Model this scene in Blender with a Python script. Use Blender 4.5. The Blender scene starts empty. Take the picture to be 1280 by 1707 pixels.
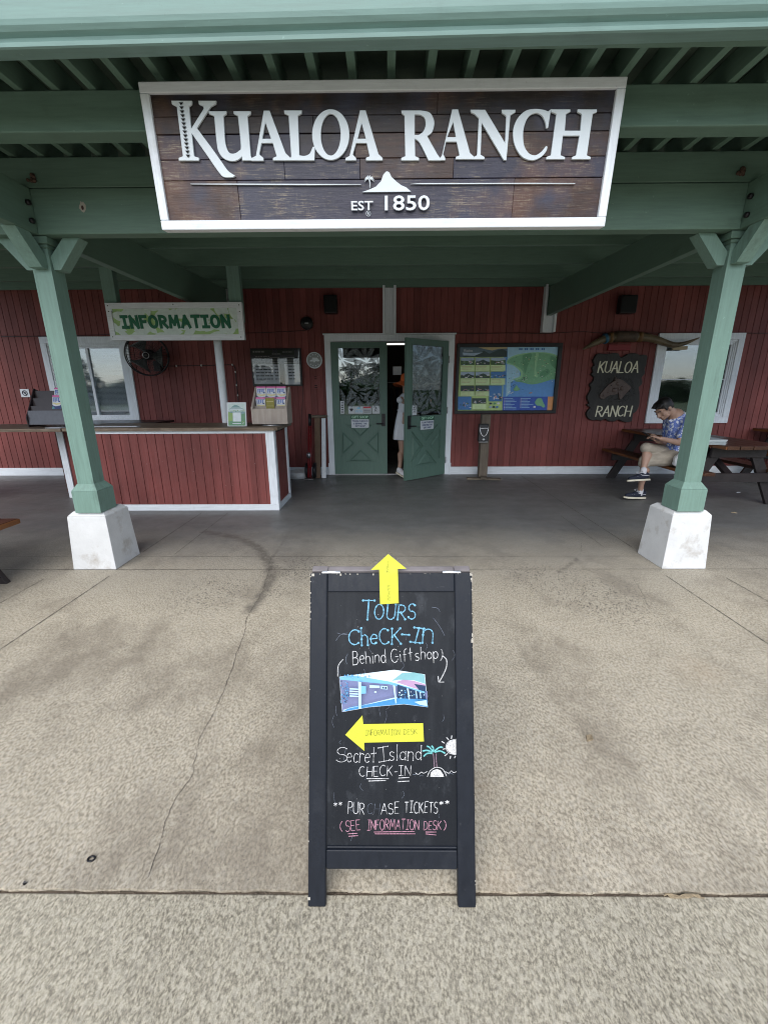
import bpy, bmesh, math, random
from mathutils import Vector, Matrix, Euler
R = math.radians
random.seed(7)
# ------------------------------------------------------------ camera, world, sun, exposure
F_PX, PITCH, YAW, ROLL, CAM_H = 707.2253, 0.2817, 0.0086, -0.0047, 1.38
scn = bpy.context.scene
COL = scn.collection
cam_d = bpy.data.cameras.new("camera"); cam = bpy.data.objects.new("camera", cam_d); COL.objects.link(cam)
cam_d.sensor_fit = 'VERTICAL'; cam_d.sensor_height = 36.0; cam_d.lens = 36.0 * F_PX / 1707.0
cam_d.clip_start = 0.05; cam_d.clip_end = 3000
CAM_M = Matrix.Rotation(YAW, 4, 'Z') @ Matrix.Rotation(R(90) - PITCH, 4, 'X') @ Matrix.Rotation(ROLL, 4, 'Z')
cam.matrix_world = Matrix.Translation((0, 0, CAM_H)) @ CAM_M
scn.camera = cam
SUN_EL, SUN_AZ = 41.0, 190.0            # behind the camera, spread wide by thin bright cloud
wd = bpy.data.worlds.new("World"); scn.world = wd; wd.use_nodes = True
nt = wd.node_tree
sky = nt.nodes.new("ShaderNodeTexSky"); sky.sky_type = 'NISHITA'; sky.sun_disc = False
sky.sun_elevation = R(SUN_EL); sky.sun_rotation = R(SUN_AZ); sky.air_density = 1.0; sky.dust_density = 0.6; sky.ozone_density = 5.0
hs = nt.nodes.new("ShaderNodeHueSaturation"); hs.inputs["Saturation"].default_value = 0.6      # thin white overcast
nt.links.new(sky.outputs[0], hs.inputs["Color"]); nt.links.new(hs.outputs[0], nt.nodes["Background"].inputs[0]); nt.nodes["Background"].inputs[1].default_value = 0.085
sl = bpy.data.lights.new("sun", 'SUN'); sl.energy = 1.5; sl.angle = R(62); sl.color = (1.0, 0.965, 0.92)
so = bpy.data.objects.new("sun", sl); COL.objects.link(so)
_sd = Vector((math.sin(R(SUN_AZ)) * math.cos(R(SUN_EL)), math.cos(R(SUN_AZ)) * math.cos(R(SUN_EL)), math.sin(R(SUN_EL))))
so.rotation_euler = _sd.to_track_quat('Z', 'Y').to_euler(); so.location = (0, -20, 30)
scn.view_settings.view_transform = 'Standard'; scn.view_settings.look = 'None'
scn.view_settings.gamma = 1.0; scn.view_settings.exposure = 1.30
scn.cycles.max_bounces = 10; scn.cycles.diffuse_bounces = 6; scn.cycles.transparent_max_bounces = 12
scn.cycles.use_denoising = True; scn.cycles.filter_width = 1.05

# ------------------------------------------------------------ helpers: measuring
def ray(u, v):
    d = Vector(((u - 640) / F_PX, -(v - 853.5) / F_PX, -1.0))
    return CAM_M.to_3x3() @ d
def U(u, v, y):                          # point of the photo (1280x1707) at depth y
    d = ray(u, v); t = y / d.y
    return Vector((d.x * t, y, CAM_H + d.z * t))
def G(u, v, z=0.0):                      # point of the photo on a level plane
    d = ray(u, v); t = (z - CAM_H) / d.z
    return Vector((d.x * t, d.y * t, z))
# ------------------------------------------------------------ helpers: mesh building
class MB:
    def __init__(s): s.v = []; s.f = []; s.m = []; s.sm = []
    def add(s, vs, fs, mi=0, smooth=False):
        b = len(s.v); s.v += [Vector(p) for p in vs]
        for f in fs: s.f.append([i + b for i in f]); s.m.append(mi); s.sm.append(smooth)
        return s
    def box(s, x0, x1, y0, y1, z0, z1, mi=0):
        if x0 > x1: x0, x1 = x1, x0
        if y0 > y1: y0, y1 = y1, y0
        if z0 > z1: z0, z1 = z1, z0
        return s.add([(x0,y0,z0),(x1,y0,z0),(x1,y1,z0),(x0,y1,z0),(x0,y0,z1),(x1,y0,z1),(x1,y1,z1),(x0,y1,z1)],
              [(0,3,2,1),(4,5,6,7),(0,1,5,4),(1,2,6,5),(2,3,7,6),(3,0,4,7)], mi)
    def hexa(s, lo, hi, mi=0):           # two quads, bottom and top
        return s.add(list(lo) + list(hi), [(0,3,2,1),(4,5,6,7),(0,1,5,4),(1,2,6,5),(2,3,7,6),(3,0,4,7)], mi)
    def bar(s, p, q, w, h, up=(0,0,1), mi=0):
        p = Vector(p); q = Vector(q); d = (q - p).normalized(); up = Vector(up)
        sx = d.cross(up).normalized(); uz = sx.cross(d).normalized()
        c = [(-w/2,-h/2),(w/2,-h/2),(w/2,h/2),(-w/2,h/2)]
        return s.hexa([p + sx*a + uz*b for a, b in c], [q + sx*a + uz*b for a, b in c], mi)
    def prism(s, pts, off, mi=0, mside=None):      # planar outline + extrusion vector
        n = len(pts); pts = [Vector(p) for p in pts]; off = Vector(off)
        s.add(pts + [p + off for p in pts], [list(range(n))[::-1], list(range(n, 2*n))], mi)
        return s.add(pts + [p + off for p in pts], [(i, (i+1) % n, n + (i+1) % n, n + i) for i in range(n)], mi if mside is None else mside)
    def face(s, pts, mi=0): return s.add(pts, [list(range(len(pts)))], mi)
    def tube(s, pts, r, n=8, mi=0, squash=None, cap=True, smooth=True):
        pts = [Vector(p) for p in pts]; rs = r if isinstance(r, (list, tuple)) else [r]*len(pts)
        vs = []; fs = []; prev = None
        for i, p in enumerate(pts):
            d = (pts[min(i+1, len(pts)-1)] - pts[max(i-1, 0)])
            if d.length < 1e-9: d = Vector((0,0,1))
            d.normalize()
            if squash: nrm = Vector(squash[0]); a = d.cross(nrm).normalized(); b = nrm; k = squash[1]
            else:
                ref = prev if prev is not None else (Vector((0,0,1)) if abs(d.z) < .9 else Vector((1,0,0)))
                a = d.cross(ref).normalized(); b = a.cross(d).normalized(); prev = b; k = 1
            vs += [p + a*rs[i]*math.cos(2*math.pi*j/n) + b*rs[i]*k*math.sin(2*math.pi*j/n) for j in range(n)]
        for i in range(len(pts)-1):
            for j in range(n): fs.append((i*n+j, i*n+(j+1)%n, (i+1)*n+(j+1)%n, (i+1)*n+j))
        if cap: fs += [tuple(range(n))[::-1], tuple(range((len(pts)-1)*n, len(pts)*n))]
        return s.add(vs, fs, mi, smooth)
    def cyl(s, p, q, r, n=24, mi=0, r2=None): return s.tube([p, q], [r, r if r2 is None else r2], n, mi)
    def ell(s, c, rad, rot=None, nu=20, nv=12, mi=0):
        c = Vector(c); M = rot if rot is not None else Matrix.Identity(3); vs = []; fs = []
        for i in range(1, nv):
            t = math.pi*i/nv
            for j in range(nu):
                a = 2*math.pi*j/nu
                vs.append(c + M @ Vector((rad[0]*math.sin(t)*math.cos(a), rad[1]*math.sin(t)*math.sin(a), rad[2]*math.cos(t))))
        k = len(vs); vs += [c + M @ Vector((0,0,rad[2])), c - M @ Vector((0,0,rad[2]))]
        for i in range(nv-2):
            for j in range(nu): fs.append((i*nu+j, (i+1)*nu+j, (i+1)*nu+(j+1)%nu, i*nu+(j+1)%nu))
        for j in range(nu):
            fs.append((k, j, (j+1)%nu)); fs.append((k+1, (nv-2)*nu+(j+1)%nu, (nv-2)*nu+j))
        return s.add(vs, fs, mi, True)
    def cap(s, p, q, r1, r2, n=14, mi=0):           # tapered capsule
        p = Vector(p); q = Vector(q); d = (q-p).normalized(); pts = []; rs = []
        for i in range(5):
            a = math.pi/2*i/5; pts.append(p - d*r1*math.cos(a)); rs.append(max(r1*math.sin(a), 1e-4))
        for i in range(6):
            a = math.pi/2*i/5; pts.append(q + d*r2*math.sin(a)); rs.append(max(r2*math.cos(a), 1e-4))
        return s.tube(pts, rs, n, mi)
    def lathe(s, c, prof, axis='Z', n=28, mi=0):
        vs = []; fs = []; c = Vector(c)
        for r, h in prof:
            for j in range(n):
                a = 2*math.pi*j/n
                vs.append(c + (Vector((r*math.cos(a), r*math.sin(a), h)) if axis == 'Z' else Vector((r*math.cos(a), h, r*math.sin(a)))))
        for i in range(len(prof)-1):
            for j in range(n): fs.append((i*n+j, i*n+(j+1)%n, (i+1)*n+(j+1)%n, (i+1)*n+j))
        return s.add(vs, fs, mi, True)
ORG = {}
def obj(name, mb, mats, parent=None, bevel=0, seg=2, local=False, recalc=True, label=None):
    me = bpy.data.meshes.new(name)
    o = bpy.data.objects.new(name, me); COL.objects.link(o)
    org = Vector((0,0,0))
    if parent is not None:
        o.parent = parent; org = ORG.get(parent.name, Vector((0,0,0)))
    ORG[o.name] = org
    off = Vector((0,0,0)) if local else org
    me.from_pydata([tuple(v - off) for v in mb.v], [], mb.f)
    for m in (mats if isinstance(mats, (list, tuple)) else [mats]): me.materials.append(m)
    me.polygons.foreach_set("material_index", mb.m); me.polygons.foreach_set("use_smooth", mb.sm)
    if recalc:
        bm = bmesh.new(); bm.from_mesh(me); bmesh.ops.recalc_face_normals(bm, faces=bm.faces); bm.to_mesh(me); bm.free()
    me.update()
    if bevel:
        bm_ = o.modifiers.new("bevel", 'BEVEL'); bm_.width = bevel; bm_.segments = seg; bm_.limit_method = 'ANGLE'; bm_.angle_limit = R(40)
    if label: o["label"] = label
    return o
def tag(o, label, cat, group=None):
    o["label"] = label; o["category"] = cat
    if group: o["group"] = group
    return o
def thing(name, label, cat, loc, group=None, rz=0):
    o = bpy.data.objects.new(name, None); COL.objects.link(o); o.location = loc; o.rotation_euler = (0,0,rz)
    o.empty_display_size = .1; ORG[o.name] = Vector(loc)
    return tag(o, label, cat, group)
def solo(name, mb, mats, label, cat, group=None, **k): return tag(obj(name, mb, mats, **k), label, cat, group)
def struct(name, mb, mats, parent=None, **k):
    o = obj(name, mb, mats, parent, **k)
    if parent is None: o["kind"] = "structure"
    return o
def blend(o, voxel, smooth=6, fac=.5):   # one continuous skin over the volumes
    m = o.modifiers.new("skin", 'REMESH'); m.mode = 'VOXEL'; m.voxel_size = voxel; m.use_smooth_shade = True
    m2 = o.modifiers.new("soft", 'SMOOTH'); m2.iterations = smooth; m2.factor = fac
    return o
def catmull(pts, n=6, closed=False):
    P = [Vector(p) for p in pts]; out = []; L = len(P)
    rng = range(L) if closed else range(L-1)
    for i in rng:
        p0 = P[(i-1) % L] if closed else P[max(i-1, 0)]; p1 = P[i]; p2 = P[(i+1) % L]; p3 = P[(i+2) % L] if closed else P[min(i+2, L-1)]
        for k in range(n):
            t = k/n
            out.append(.5*((2*p1) + (p2-p0)*t + (2*p0-5*p1+4*p2-p3)*t*t + (3*p1-p0-3*p2+p3)*t**3))
    if not closed: out.append(P[-1])
    return out
def fill(outlines, ext=0.0, bev=0.0):    # 2D curve fill with holes -> verts, faces in (x, y, z)
    cu = bpy.data.curves.new("tmp", 'CURVE'); cu.dimensions = '2D'; cu.fill_mode = 'BOTH'; cu.extrude = ext; cu.bevel_depth = bev; cu.bevel_resolution = 1
    for o in outlines:
        sp = cu.splines.new('POLY'); sp.points.add(len(o)-1); sp.use_cyclic_u = True
        for p, q in zip(sp.points, o): p.co = (q[0], q[1], 0, 1)
    return _curve_mesh(cu)
def _curve_mesh(cu):
    ob = bpy.data.objects.new("tmp", cu); COL.objects.link(ob); bpy.context.view_layer.update()
    me = bpy.data.meshes.new_from_object(ob.evaluated_get(bpy.context.evaluated_depsgraph_get()))
    vs = [v.co.copy() for v in me.vertices]; fs = [list(p.vertices) for p in me.polygons]
    bpy.data.objects.remove(ob); bpy.data.curves.remove(cu); bpy.data.meshes.remove(me)
    return vs, fs
def text(mb, s, o, ux, uy, size, ext=0.0004, offset=0.0, mi=0, align='CENTER', width=None, shear=0, space=1.0):
    cu = bpy.data.curves.new("tmp", 'FONT'); cu.body = s; cu.size = 1; cu.align_x = align; cu.align_y = 'CENTER'; cu.offset = offset
    cu.extrude = ext/size; cu.shear = shear; cu.space_character = space; cu.resolution_u = 3
    vs, fs = _curve_mesh(cu)
    if not vs: return
    o = Vector(o); ux = Vector(ux); uy = Vector(uy); n = ux.cross(uy)
    k = 1.0
    if width: k = width / ((max(v.x for v in vs) - min(v.x for v in vs)) * size)
    mb.add([o + ux*(v.x*size*k) + uy*(v.y*size) + n*(v.z*size) for v in vs], fs, mi)
XX, ZZ = Vector((1,0,0)), Vector((0,0,1))

# ------------------------------------------------------------ helpers: materials
def hexc(r, g, b):
    f = lambda c: (c/255/12.92) if c/255 <= .04045 else ((c/255+.055)/1.055)**2.4
    return (f(r), f(g), f(b))
class NT:
    def __init__(s, name):
        s.m = bpy.data.materials.new(name); s.m.use_nodes = True; s.t = s.m.node_tree; s.b = s.t.nodes["Principled BSDF"]
        s.tc = s.t.nodes.new("ShaderNodeTexCoord")
    def n(s, ty, **kw):
        nd = s.t.nodes.new(ty)
        for k, v in kw.items():
            if k.startswith('i_'):
                nd.inputs[k[2:].replace('_', ' ')].default_value = v
            else: setattr(nd, k, v)
        return nd
    def l(s, a, b): s.t.links.new(a, b)
    def map(s, scale=(1,1,1), rot=(0,0,0)):
        mp = s.n("ShaderNodeMapping"); mp.inputs['Scale'].default_value = scale; mp.inputs['Rotation'].default_value = rot
        s.l(s.tc.outputs['Object'], mp.inputs[0]); return mp.outputs[0]
    def noise(s, vec, scale, detail=4, rough=.55, out=0):
        nd = s.n("ShaderNodeTexNoise", i_Scale=scale, i_Detail=detail, i_Roughness=rough); s.l(vec, nd.inputs['Vector']); return nd.outputs[out]
    def voro(s, vec, scale, feat='F1', out='Distance'):
        nd = s.n("ShaderNodeTexVoronoi", feature=feat, i_Scale=scale); s.l(vec, nd.inputs['Vector']); return nd.outputs[out]
    def ramp(s, fac, a, b, c0=(0,0,0), c1=(1,1,1)):
        nd = s.n("ShaderNodeValToRGB"); e = nd.color_ramp.elements
        e[0].position = a; e[1].position = b; e[0].color = (*c0, 1); e[1].color = (*c1, 1); s.l(fac, nd.inputs[0]); return nd.outputs[0]
    def mix(s, fac, a, b, mode='MIX'):
        nd = s.n("ShaderNodeMix", data_type='RGBA', blend_type=mode)
        for val, k in ((fac, 0), (a, 6), (b, 7)):
            if isinstance(val, (int, float)): nd.inputs[k].default_value = val
            elif isinstance(val, tuple): nd.inputs[k].default_value = (*val, 1)
            else: s.l(val, nd.inputs[k])
        return nd.outputs[2]
    def mul(s, a, k, op='MULTIPLY'):
        nd = s.n("ShaderNodeMath", operation=op)
        for val, i in ((a, 0), (k, 1)):
            if isinstance(val, (int, float)): nd.inputs[i].default_value = val
            else: s.l(val, nd.inputs[i])
        return nd.outputs[0]
    def n_floor(s, a):
        nd = s.n("ShaderNodeMath", operation='FLOOR'); s.l(a, nd.inputs[0]); return nd.outputs[0]
    def bump(s, h, strength, dist=.01):
        nd = s.n("ShaderNodeBump", i_Strength=strength, i_Distance=dist); s.l(h, nd.inputs['Height'])
        s.l(nd.outputs[0], s.b.inputs['Normal']); return nd
def mat(name, col, rough=.55, var=.12, scale=6, bump=.15, bscale=90, metal=0, stretch=(1,1,1), spec=.4, dirt=0, dcol=(.05,.045,.035), dscale=3):
    s = NT(name); v = s.map(stretch)
    n1 = s.noise(v, scale, 6)
    c = s.ramp(n1, .3, .7, tuple(x*(1-var) for x in col), tuple(min(1, x*(1+var)) for x in col))
    if dirt:
        d = s.ramp(s.noise(s.map(), dscale, 8, .65), .55, .75)
        c = s.mix(s.mul(d, dirt), c, dcol)
    s.l(c, s.b.inputs['Base Color']); s.b.inputs['Metallic'].default_value = metal
    s.b.inputs['Specular IOR Level'].default_value = spec
    r = s.ramp(s.noise(v, scale*3, 4), .3, .7, (rough*.85,)*3, (min(1, rough*1.15),)*3); s.l(r, s.b.inputs['Roughness'])
    if bump: s.bump(s.noise(v, bscale, 4), bump, .004)
    return s.m
def paint(name, col, grain='X', rough=.5, var=.1, dirt=.25, bump=.25, dcol=(.06,.05,.035)):
    st = {'X': (1, 14, 14), 'Y': (14, 1, 14), 'Z': (14, 14, 1)}[grain]
    s = NT(name); v = s.map(st); w = s.map()
    g = s.noise(v, 5, 6, .6)
    c = s.ramp(s.noise(w, 2.2, 6, .6), .3, .72, tuple(x*(1-var) for x in col), tuple(min(1, x*(1+var)) for x in col))
    c = s.mix(.45, c, s.ramp(g, .3, .7, tuple(x*.72 for x in col), tuple(min(1, x*1.18) for x in col)))
    c = s.mix(s.mul(s.ramp(s.mul(s.noise(s.map(tuple(k*.6 for k in st)), 3, 9, .75), s.noise(w, 2.5, 5, .6)), .33, .42), dirt*1.6), c, tuple(x*.45+.01 for x in col))
    c = s.mix(s.mul(s.ramp(s.noise(w, 34, 3, .6), .70, .74), .35), c, tuple(min(1, x*1.5+.05) for x in col))
    d = s.ramp(s.noise(w, 5, 10, .7), .56, .8); c = s.mix(s.mul(d, dirt), c, dcol)
    sp = s.ramp(s.noise(w, 70, 3, .6), .68, .72); c = s.mix(s.mul(sp, dirt*.8), c, dcol)
    s.l(c, s.b.inputs['Base Color']); s.b.inputs['Specular IOR Level'].default_value = .35
    s.l(s.ramp(g, .2, .8, (rough*.8,)*3, (min(1, rough*1.25),)*3), s.b.inputs['Roughness'])
    s.bump(s.mix(.5, g, s.noise(w, 120, 3)), bump, .004)
    return s.m
def wood(name, a, b, grain='X', rough=.5, scale=3, bump=.4, wear=None, wearamt=0):
    st = {'X': (1, 18, 18), 'Y': (18, 1, 18), 'Z': (18, 18, 1)}[grain]
    s = NT(name); v = s.map(st); w = s.map()
    g = s.noise(v, scale, 8, .65)
    c = s.mix(s.ramp(g, .3, .7), a, b)
    c = s.mix(s.mul(s.ramp(s.noise(w, 3, 5), .4, .7), .5), c, tuple(x*.5 for x in a))
    if wear:
        k = s.ramp(s.mul(s.noise(v, scale*3, 8, .7), s.noise(w, 7, 6)), .27, .36); c = s.mix(s.mul(k, wearamt), c, wear)
    s.l(c, s.b.inputs['Base Color']); s.b.inputs['Specular IOR Level'].default_value = .35
    s.l(s.ramp(g, .2, .8, (rough*.75,)*3, (min(1, rough*1.25),)*3), s.b.inputs['Roughness'])
    s.bump(g, bump, .004)
    return s.m
def plain(name, col, rough=.5, metal=0, emit=None, alpha=None, spec=.4):
    s = NT(name); v = s.map()
    c = s.ramp(s.noise(v, 25, 4), .3, .7, tuple(x*.93 for x in col), tuple(min(1, x*1.07) for x in col))
    s.l(c, s.b.inputs['Base Color'])
    s.b.inputs['Roughness'].default_value = rough; s.b.inputs['Metallic'].default_value = metal; s.b.inputs['Specular IOR Level'].default_value = spec
    if emit: s.b.inputs['Emission Color'].default_value = (*emit[0], 1); s.b.inputs['Emission Strength'].default_value = emit[1]
    return s.m
def glass(name, tint, refl, clear, rough=.01, wav=0):
    s = NT(name); t = s.t
    for nd in list(t.nodes):
        if nd.type == 'BSDF_PRINCIPLED': t.nodes.remove(nd)
    out = [nd for nd in t.nodes if nd.type == 'OUTPUT_MATERIAL'][0]
    gl = s.n("ShaderNodeBsdfGlossy"); gl.inputs['Roughness'].default_value = rough; gl.inputs['Color'].default_value = (.92,.96,1,1)
    tr = s.n("ShaderNodeBsdfTransparent"); tr.inputs['Color'].default_value = (*tint, 1)
    df = s.n("ShaderNodeBsdfDiffuse"); df.inputs['Color'].default_value = (.02,.025,.03,1)
    m1 = s.n("ShaderNodeMixShader"); m1.inputs[0].default_value = clear; s.l(df.outputs[0], m1.inputs[1]); s.l(tr.outputs[0], m1.inputs[2])
    fr = s.n("ShaderNodeFresnel"); fr.inputs[0].default_value = 1.5
    ad = s.mul(fr.outputs[0], refl, 'ADD'); ad2 = s.n("ShaderNodeMath", operation='MINIMUM'); s.l(ad, ad2.inputs[0]); ad2.inputs[1].default_value = .95
    m2 = s.n("ShaderNodeMixShader"); s.l(ad2.outputs[0], m2.inputs[0]); s.l(m1.outputs[0], m2.inputs[1]); s.l(gl.outputs[0], m2.inputs[2])
    if wav:
        bp = s.n("ShaderNodeBump", i_Strength=wav, i_Distance=.01); s.l(s.noise(s.map((1,1,4)), 3, 2), bp.inputs['Height']); s.l(bp.outputs[0], gl.inputs['Normal'])
    s.l(m2.outputs[0], out.inputs[0])
    return s.m
# ------------------------------------------------------------ materials
GREEN = (.125, .205, .160)
M = {}
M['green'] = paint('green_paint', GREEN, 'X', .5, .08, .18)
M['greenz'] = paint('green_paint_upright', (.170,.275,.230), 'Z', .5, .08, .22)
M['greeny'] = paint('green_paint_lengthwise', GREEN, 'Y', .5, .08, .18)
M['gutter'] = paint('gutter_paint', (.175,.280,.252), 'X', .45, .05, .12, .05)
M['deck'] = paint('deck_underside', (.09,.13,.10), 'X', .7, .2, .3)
M['white'] = paint('white_trim_paint', (.74,.78,.82), 'Z', .45, .04, .25, .15, (.2,.17,.13))
M['whitex'] = paint('white_trim_paint_flat', (.74,.78,.82), 'X', .45, .04, .25, .15, (.2,.17,.13))
M['plaster'] = mat('painted_plinth', (.62,.63,.63), .7, .06, 9, .5, 60, dirt=.75, dcol=(.26,.21,.15), dscale=5)
M['door'] = paint('door_paint', (.105,.180,.145), 'Z', .42, .08, .15, .1)
M['black'] = plain('black_plastic', (.012,.012,.014), .4)
M['metal'] = plain('grey_metal', (.35,.35,.36), .35, .9)
M['bronze'] = plain('dark_handle_metal', (.03,.028,.03), .4, .6)
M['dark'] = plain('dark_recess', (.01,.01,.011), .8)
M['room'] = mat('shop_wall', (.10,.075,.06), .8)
M['pane'] = glass('window_glass', (.95,.97,.98), .08, .95, .035, .02)
M['dpane'] = glass('door_glass', (.55,.6,.62), .16, .9, .01, .015)
M['blind'] = plain('window_blind', (.68,.72,.76), .7)
def etched():
    s = NT('etched_glass_leaf'); s.b.inputs['Base Color'].default_value = (.26,.30,.32,1); s.b.inputs['Roughness'].default_value = .5; s.b.inputs['Alpha'].default_value = .40; s.b.inputs['Specular IOR Level'].default_value = .5
    return s.m
M['leaf_etch'] = etched()

def siding_mat():
    s = NT('barn_red_siding'); w = s.map(); v = s.map((16, 16, 1))
    base, dk = (.232,.062,.055), (.15,.040,.036)
    c = s.mix(s.ramp(s.noise(w, 1.3, 6, .6), .3, .7), dk, base)
    c = s.mix(s.mul(s.ramp(s.noise(v, 3.5, 8, .7), .45, .75), .35), c, (.30,.13,.12))
    c = s.mix(s.mul(s.ramp(s.noise(w, 9, 10, .75), .6, .78), .35), c, (.055,.02,.02))
    sx = s.n('ShaderNodeSeparateXYZ'); s.l(w, sx.inputs[0]); fl = s.mul(s.mul(s.mul(sx.outputs[0], sx.outputs[1], 'ADD'), 1/.1016), 0, 'ADD'); fl = s.mul(fl, 1, 'FLOOR') if False else s.n_floor(fl)
    wn = s.n('ShaderNodeTexWhiteNoise', noise_dimensions='1D'); s.l(fl, wn.inputs['W']); tone = s.ramp(wn.outputs['Value'], 0, 1, (.80,.80,.80), (1.12,1.12,1.12)); c = s.mix(1.0, c, tone, 'MULTIPLY')
    c = s.mix(s.mul(s.ramp(s.noise(s.map((14,14,.8)), 2.6, 9, .75), .58, .74), .45), c, (.085,.035,.033)); c = s.mix(s.ramp(s.noise(w, 60, 2), .74, .77), c, (.30,.22,.2))
    s.l(c, s.b.inputs['Base Color']); s.b.inputs['Roughness'].default_value = .62; s.b.inputs['Specular IOR Level'].default_value = .3
    s.bump(s.noise(v, 9, 6, .7), .45, .004); return s.m
M['red'] = siding_mat()

def concrete(name, near):
    s = NT(name); w = s.map()
    sx = s.n("ShaderNodeSeparateXYZ"); s.l(w, sx.inputs[0])
    big = s.noise(w, .9, 6, .6); mid = s.noise(w, 6, 6, .65); fine = s.noise(w, 210, 3, .7)
    wa = s.map((1, .6, 1), (0, 0, .35)); sep = s.n("ShaderNodeSeparateColor"); s.l(s.voro(wa, 120, 'F1', 'Color'), sep.inputs[0]); grain = sep.outputs[0]
    pat = s.noise(wa, 150 if near else 115, 5, .72); agg = s.noise(wa, 70 if near else 44, 5, .7)
    if near:
        c = s.mix(s.ramp(pat, .40, .60), (.115,.10,.07), (.70,.635,.48))
        c = s.mix(s.mul(s.ramp(grain, .55, .95), .55), c, (.76,.70,.56)); c = s.mix(s.mul(s.ramp(agg, .30, .5, (1,1,1), (0,0,0)), .6), c, (.14,.125,.10))
        c = s.mix(.42, c, s.mix(s.ramp(big, .35, .68), (.20,.18,.14), (.50,.45,.35)))
    else:
        c = s.mix(s.ramp(pat, .41, .57), (.175,.15,.108), (.68,.605,.465))
        c = s.mix(s.mul(s.ramp(grain, .6, .95), .4), c, (.66,.62,.53)); c = s.mix(s.mul(s.ramp(agg, .28, .46, (1,1,1), (0,0,0)), .5), c, (.17,.155,.13))
        c = s.mix(.40, c, s.mix(s.ramp(mid, .3, .7), (.31,.27,.205), (.54,.475,.37)))
        c = s.mix(s.mul(s.ramp(s.noise(s.map((1,.7,1),(0,0,.6)), 1.1, 9, .72), .49, .62), .62), c, (.20,.168,.128))
        # trowelled, foot-polished grey pour, darkened further to paint in the roof's shade
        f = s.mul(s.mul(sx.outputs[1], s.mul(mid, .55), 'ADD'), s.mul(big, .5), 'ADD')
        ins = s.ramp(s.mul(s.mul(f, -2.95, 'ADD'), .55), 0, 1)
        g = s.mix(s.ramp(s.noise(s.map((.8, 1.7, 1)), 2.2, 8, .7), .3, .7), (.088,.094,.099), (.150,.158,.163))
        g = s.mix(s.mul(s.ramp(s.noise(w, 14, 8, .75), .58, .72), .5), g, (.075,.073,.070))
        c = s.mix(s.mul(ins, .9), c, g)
        at = s.n("ShaderNodeVertexColor", layer_name="marks"); sa = s.n("ShaderNodeSeparateColor"); s.l(at.outputs[0], sa.inputs[0])
        st = s.ramp(s.mul(sa.outputs[0], s.ramp(s.noise(w, 16, 6, .7), .2, .6)), .12, .6)
        c = s.mix(s.mul(st, .6), c, (.07,.062,.054))
        dots = s.ramp(s.mul(s.voro(s.map((1, .55, 1)), 72), s.mul(s.noise(w, 26, 4, .7), 1.7)), .17, .30, (1,1,1), (0,0,0))
        c = s.mix(s.mul(s.mul(dots, sa.outputs[1]), .85), c, (.075,.068,.058))
        c = s.mix(s.mul(s.ramp(s.mul(sa.outputs[2], s.noise(w, 7, 5, .7)), .1, .6), .28), c, (.36,.25,.15))
    pit = s.ramp(s.voro(w, 60), .12, .2, (1,1,1), (0,0,0)); pm = s.ramp(s.noise(w, 3.0, 4), .42, .6)
    c = s.mix(s.mul(s.mul(pit, pm), .6), c, (.12,.105,.085))
    s.l(c, s.b.inputs['Base Color']); s.b.inputs['Specular IOR Level'].default_value = .3
    rg = s.ramp(mid, .3, .7, (.7,)*3, (.85,)*3)
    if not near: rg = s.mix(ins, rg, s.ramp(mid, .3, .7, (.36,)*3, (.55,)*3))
    s.l(rg, s.b.inputs['Roughness'])
    h = s.mix(.5, pat, fine); s.bump(h, .5 if near else .3, .004)
    return s.m
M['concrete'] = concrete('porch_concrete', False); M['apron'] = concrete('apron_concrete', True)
M['grout'] = mat('joint_dirt', (.11,.085,.062), .95, .35, 40, .6, 200)
M['crack'] = plain('crack_line', (.075,.066,.056), 1)  # dark tone of the cracks and control joints
M['lawn'] = mat('lawn_grass', (.06,.10,.03), .95, .35, 2, .3, 20)
M['hill'] = mat('hill_slope', (.05,.085,.04), .95, .4, .02, 0)

# ------------------------------------------------------------ ground
W = 7.06                                   # face of the building
JY = .861                                  # joint between apron and porch slab
mb = MB(); mb.box(-600, 600, -600, 600, -.30, -.06); struct('lawn', mb, M['lawn'])
mb = MB(); mb.box(-14, 14, -9, JY - .001, -.055, -.006); struct('apron', mb, M['apron'], bevel=.004)
mb = MB(); random.seed(3)
mb.box(-14, 14, JY - .0035, JY + .006, -.05, -.0105); jd = mb
for i in range(260):                       # grit lying in the joint
    x = random.uniform(-2.2, 2.2); r = random.uniform(.0012, .0036)
    mb.ell((x, JY + random.uniform(-.002, .005), -.0095), (r*1.5, r, r*.7), None, 6, 4)
struct('joint_filler', mb, M['grout'])
# porch slab with its marks
trail = [G(*p).xy for p in catmull([(300,879,0),(345,887,0),(395,897,0),(428,912,0),(448,938,0),(452,962,0),(438,990,0),(416,1018,0)], 5) for p in [(p[0], p[1])]]
trail2 = [G(*p).xy for p in [(452,935),(470,905),(486,880),(505,872)]]
spat = [(G(500,945).xy,.42), (G(462,985).xy,.18), (G(900,965).xy,.45), (G(965,985).xy,.55), (G(1010,1005).xy,.45), (G(620,930).xy,.35), (G(350,990).xy,.45)]
dark2 = [G(*p).xy for p in [(930,955),(965,930),(968,920)]]
rust = [(G(1165,1120).xy,.22), (G(1075,905).xy,.3), (G(830,1480).xy,.12), (G(800,1310).xy,.10)]
def seg_d(p, poly):
    best = 9
    for a, b in zip(poly, poly[1:]):
        ab = b - a; t = max(0, min(1, (p-a).dot(ab) / ab.length_squared)); best = min(best, (p - a - ab*t).length)
    return best
nx, ny, y1 = 360, 150, W + 3.5
xs = []
for i in range(nx+1):
    t = i/nx*2 - 1; xs.append(9.0*(.45*t + .55*t**3))
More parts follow.
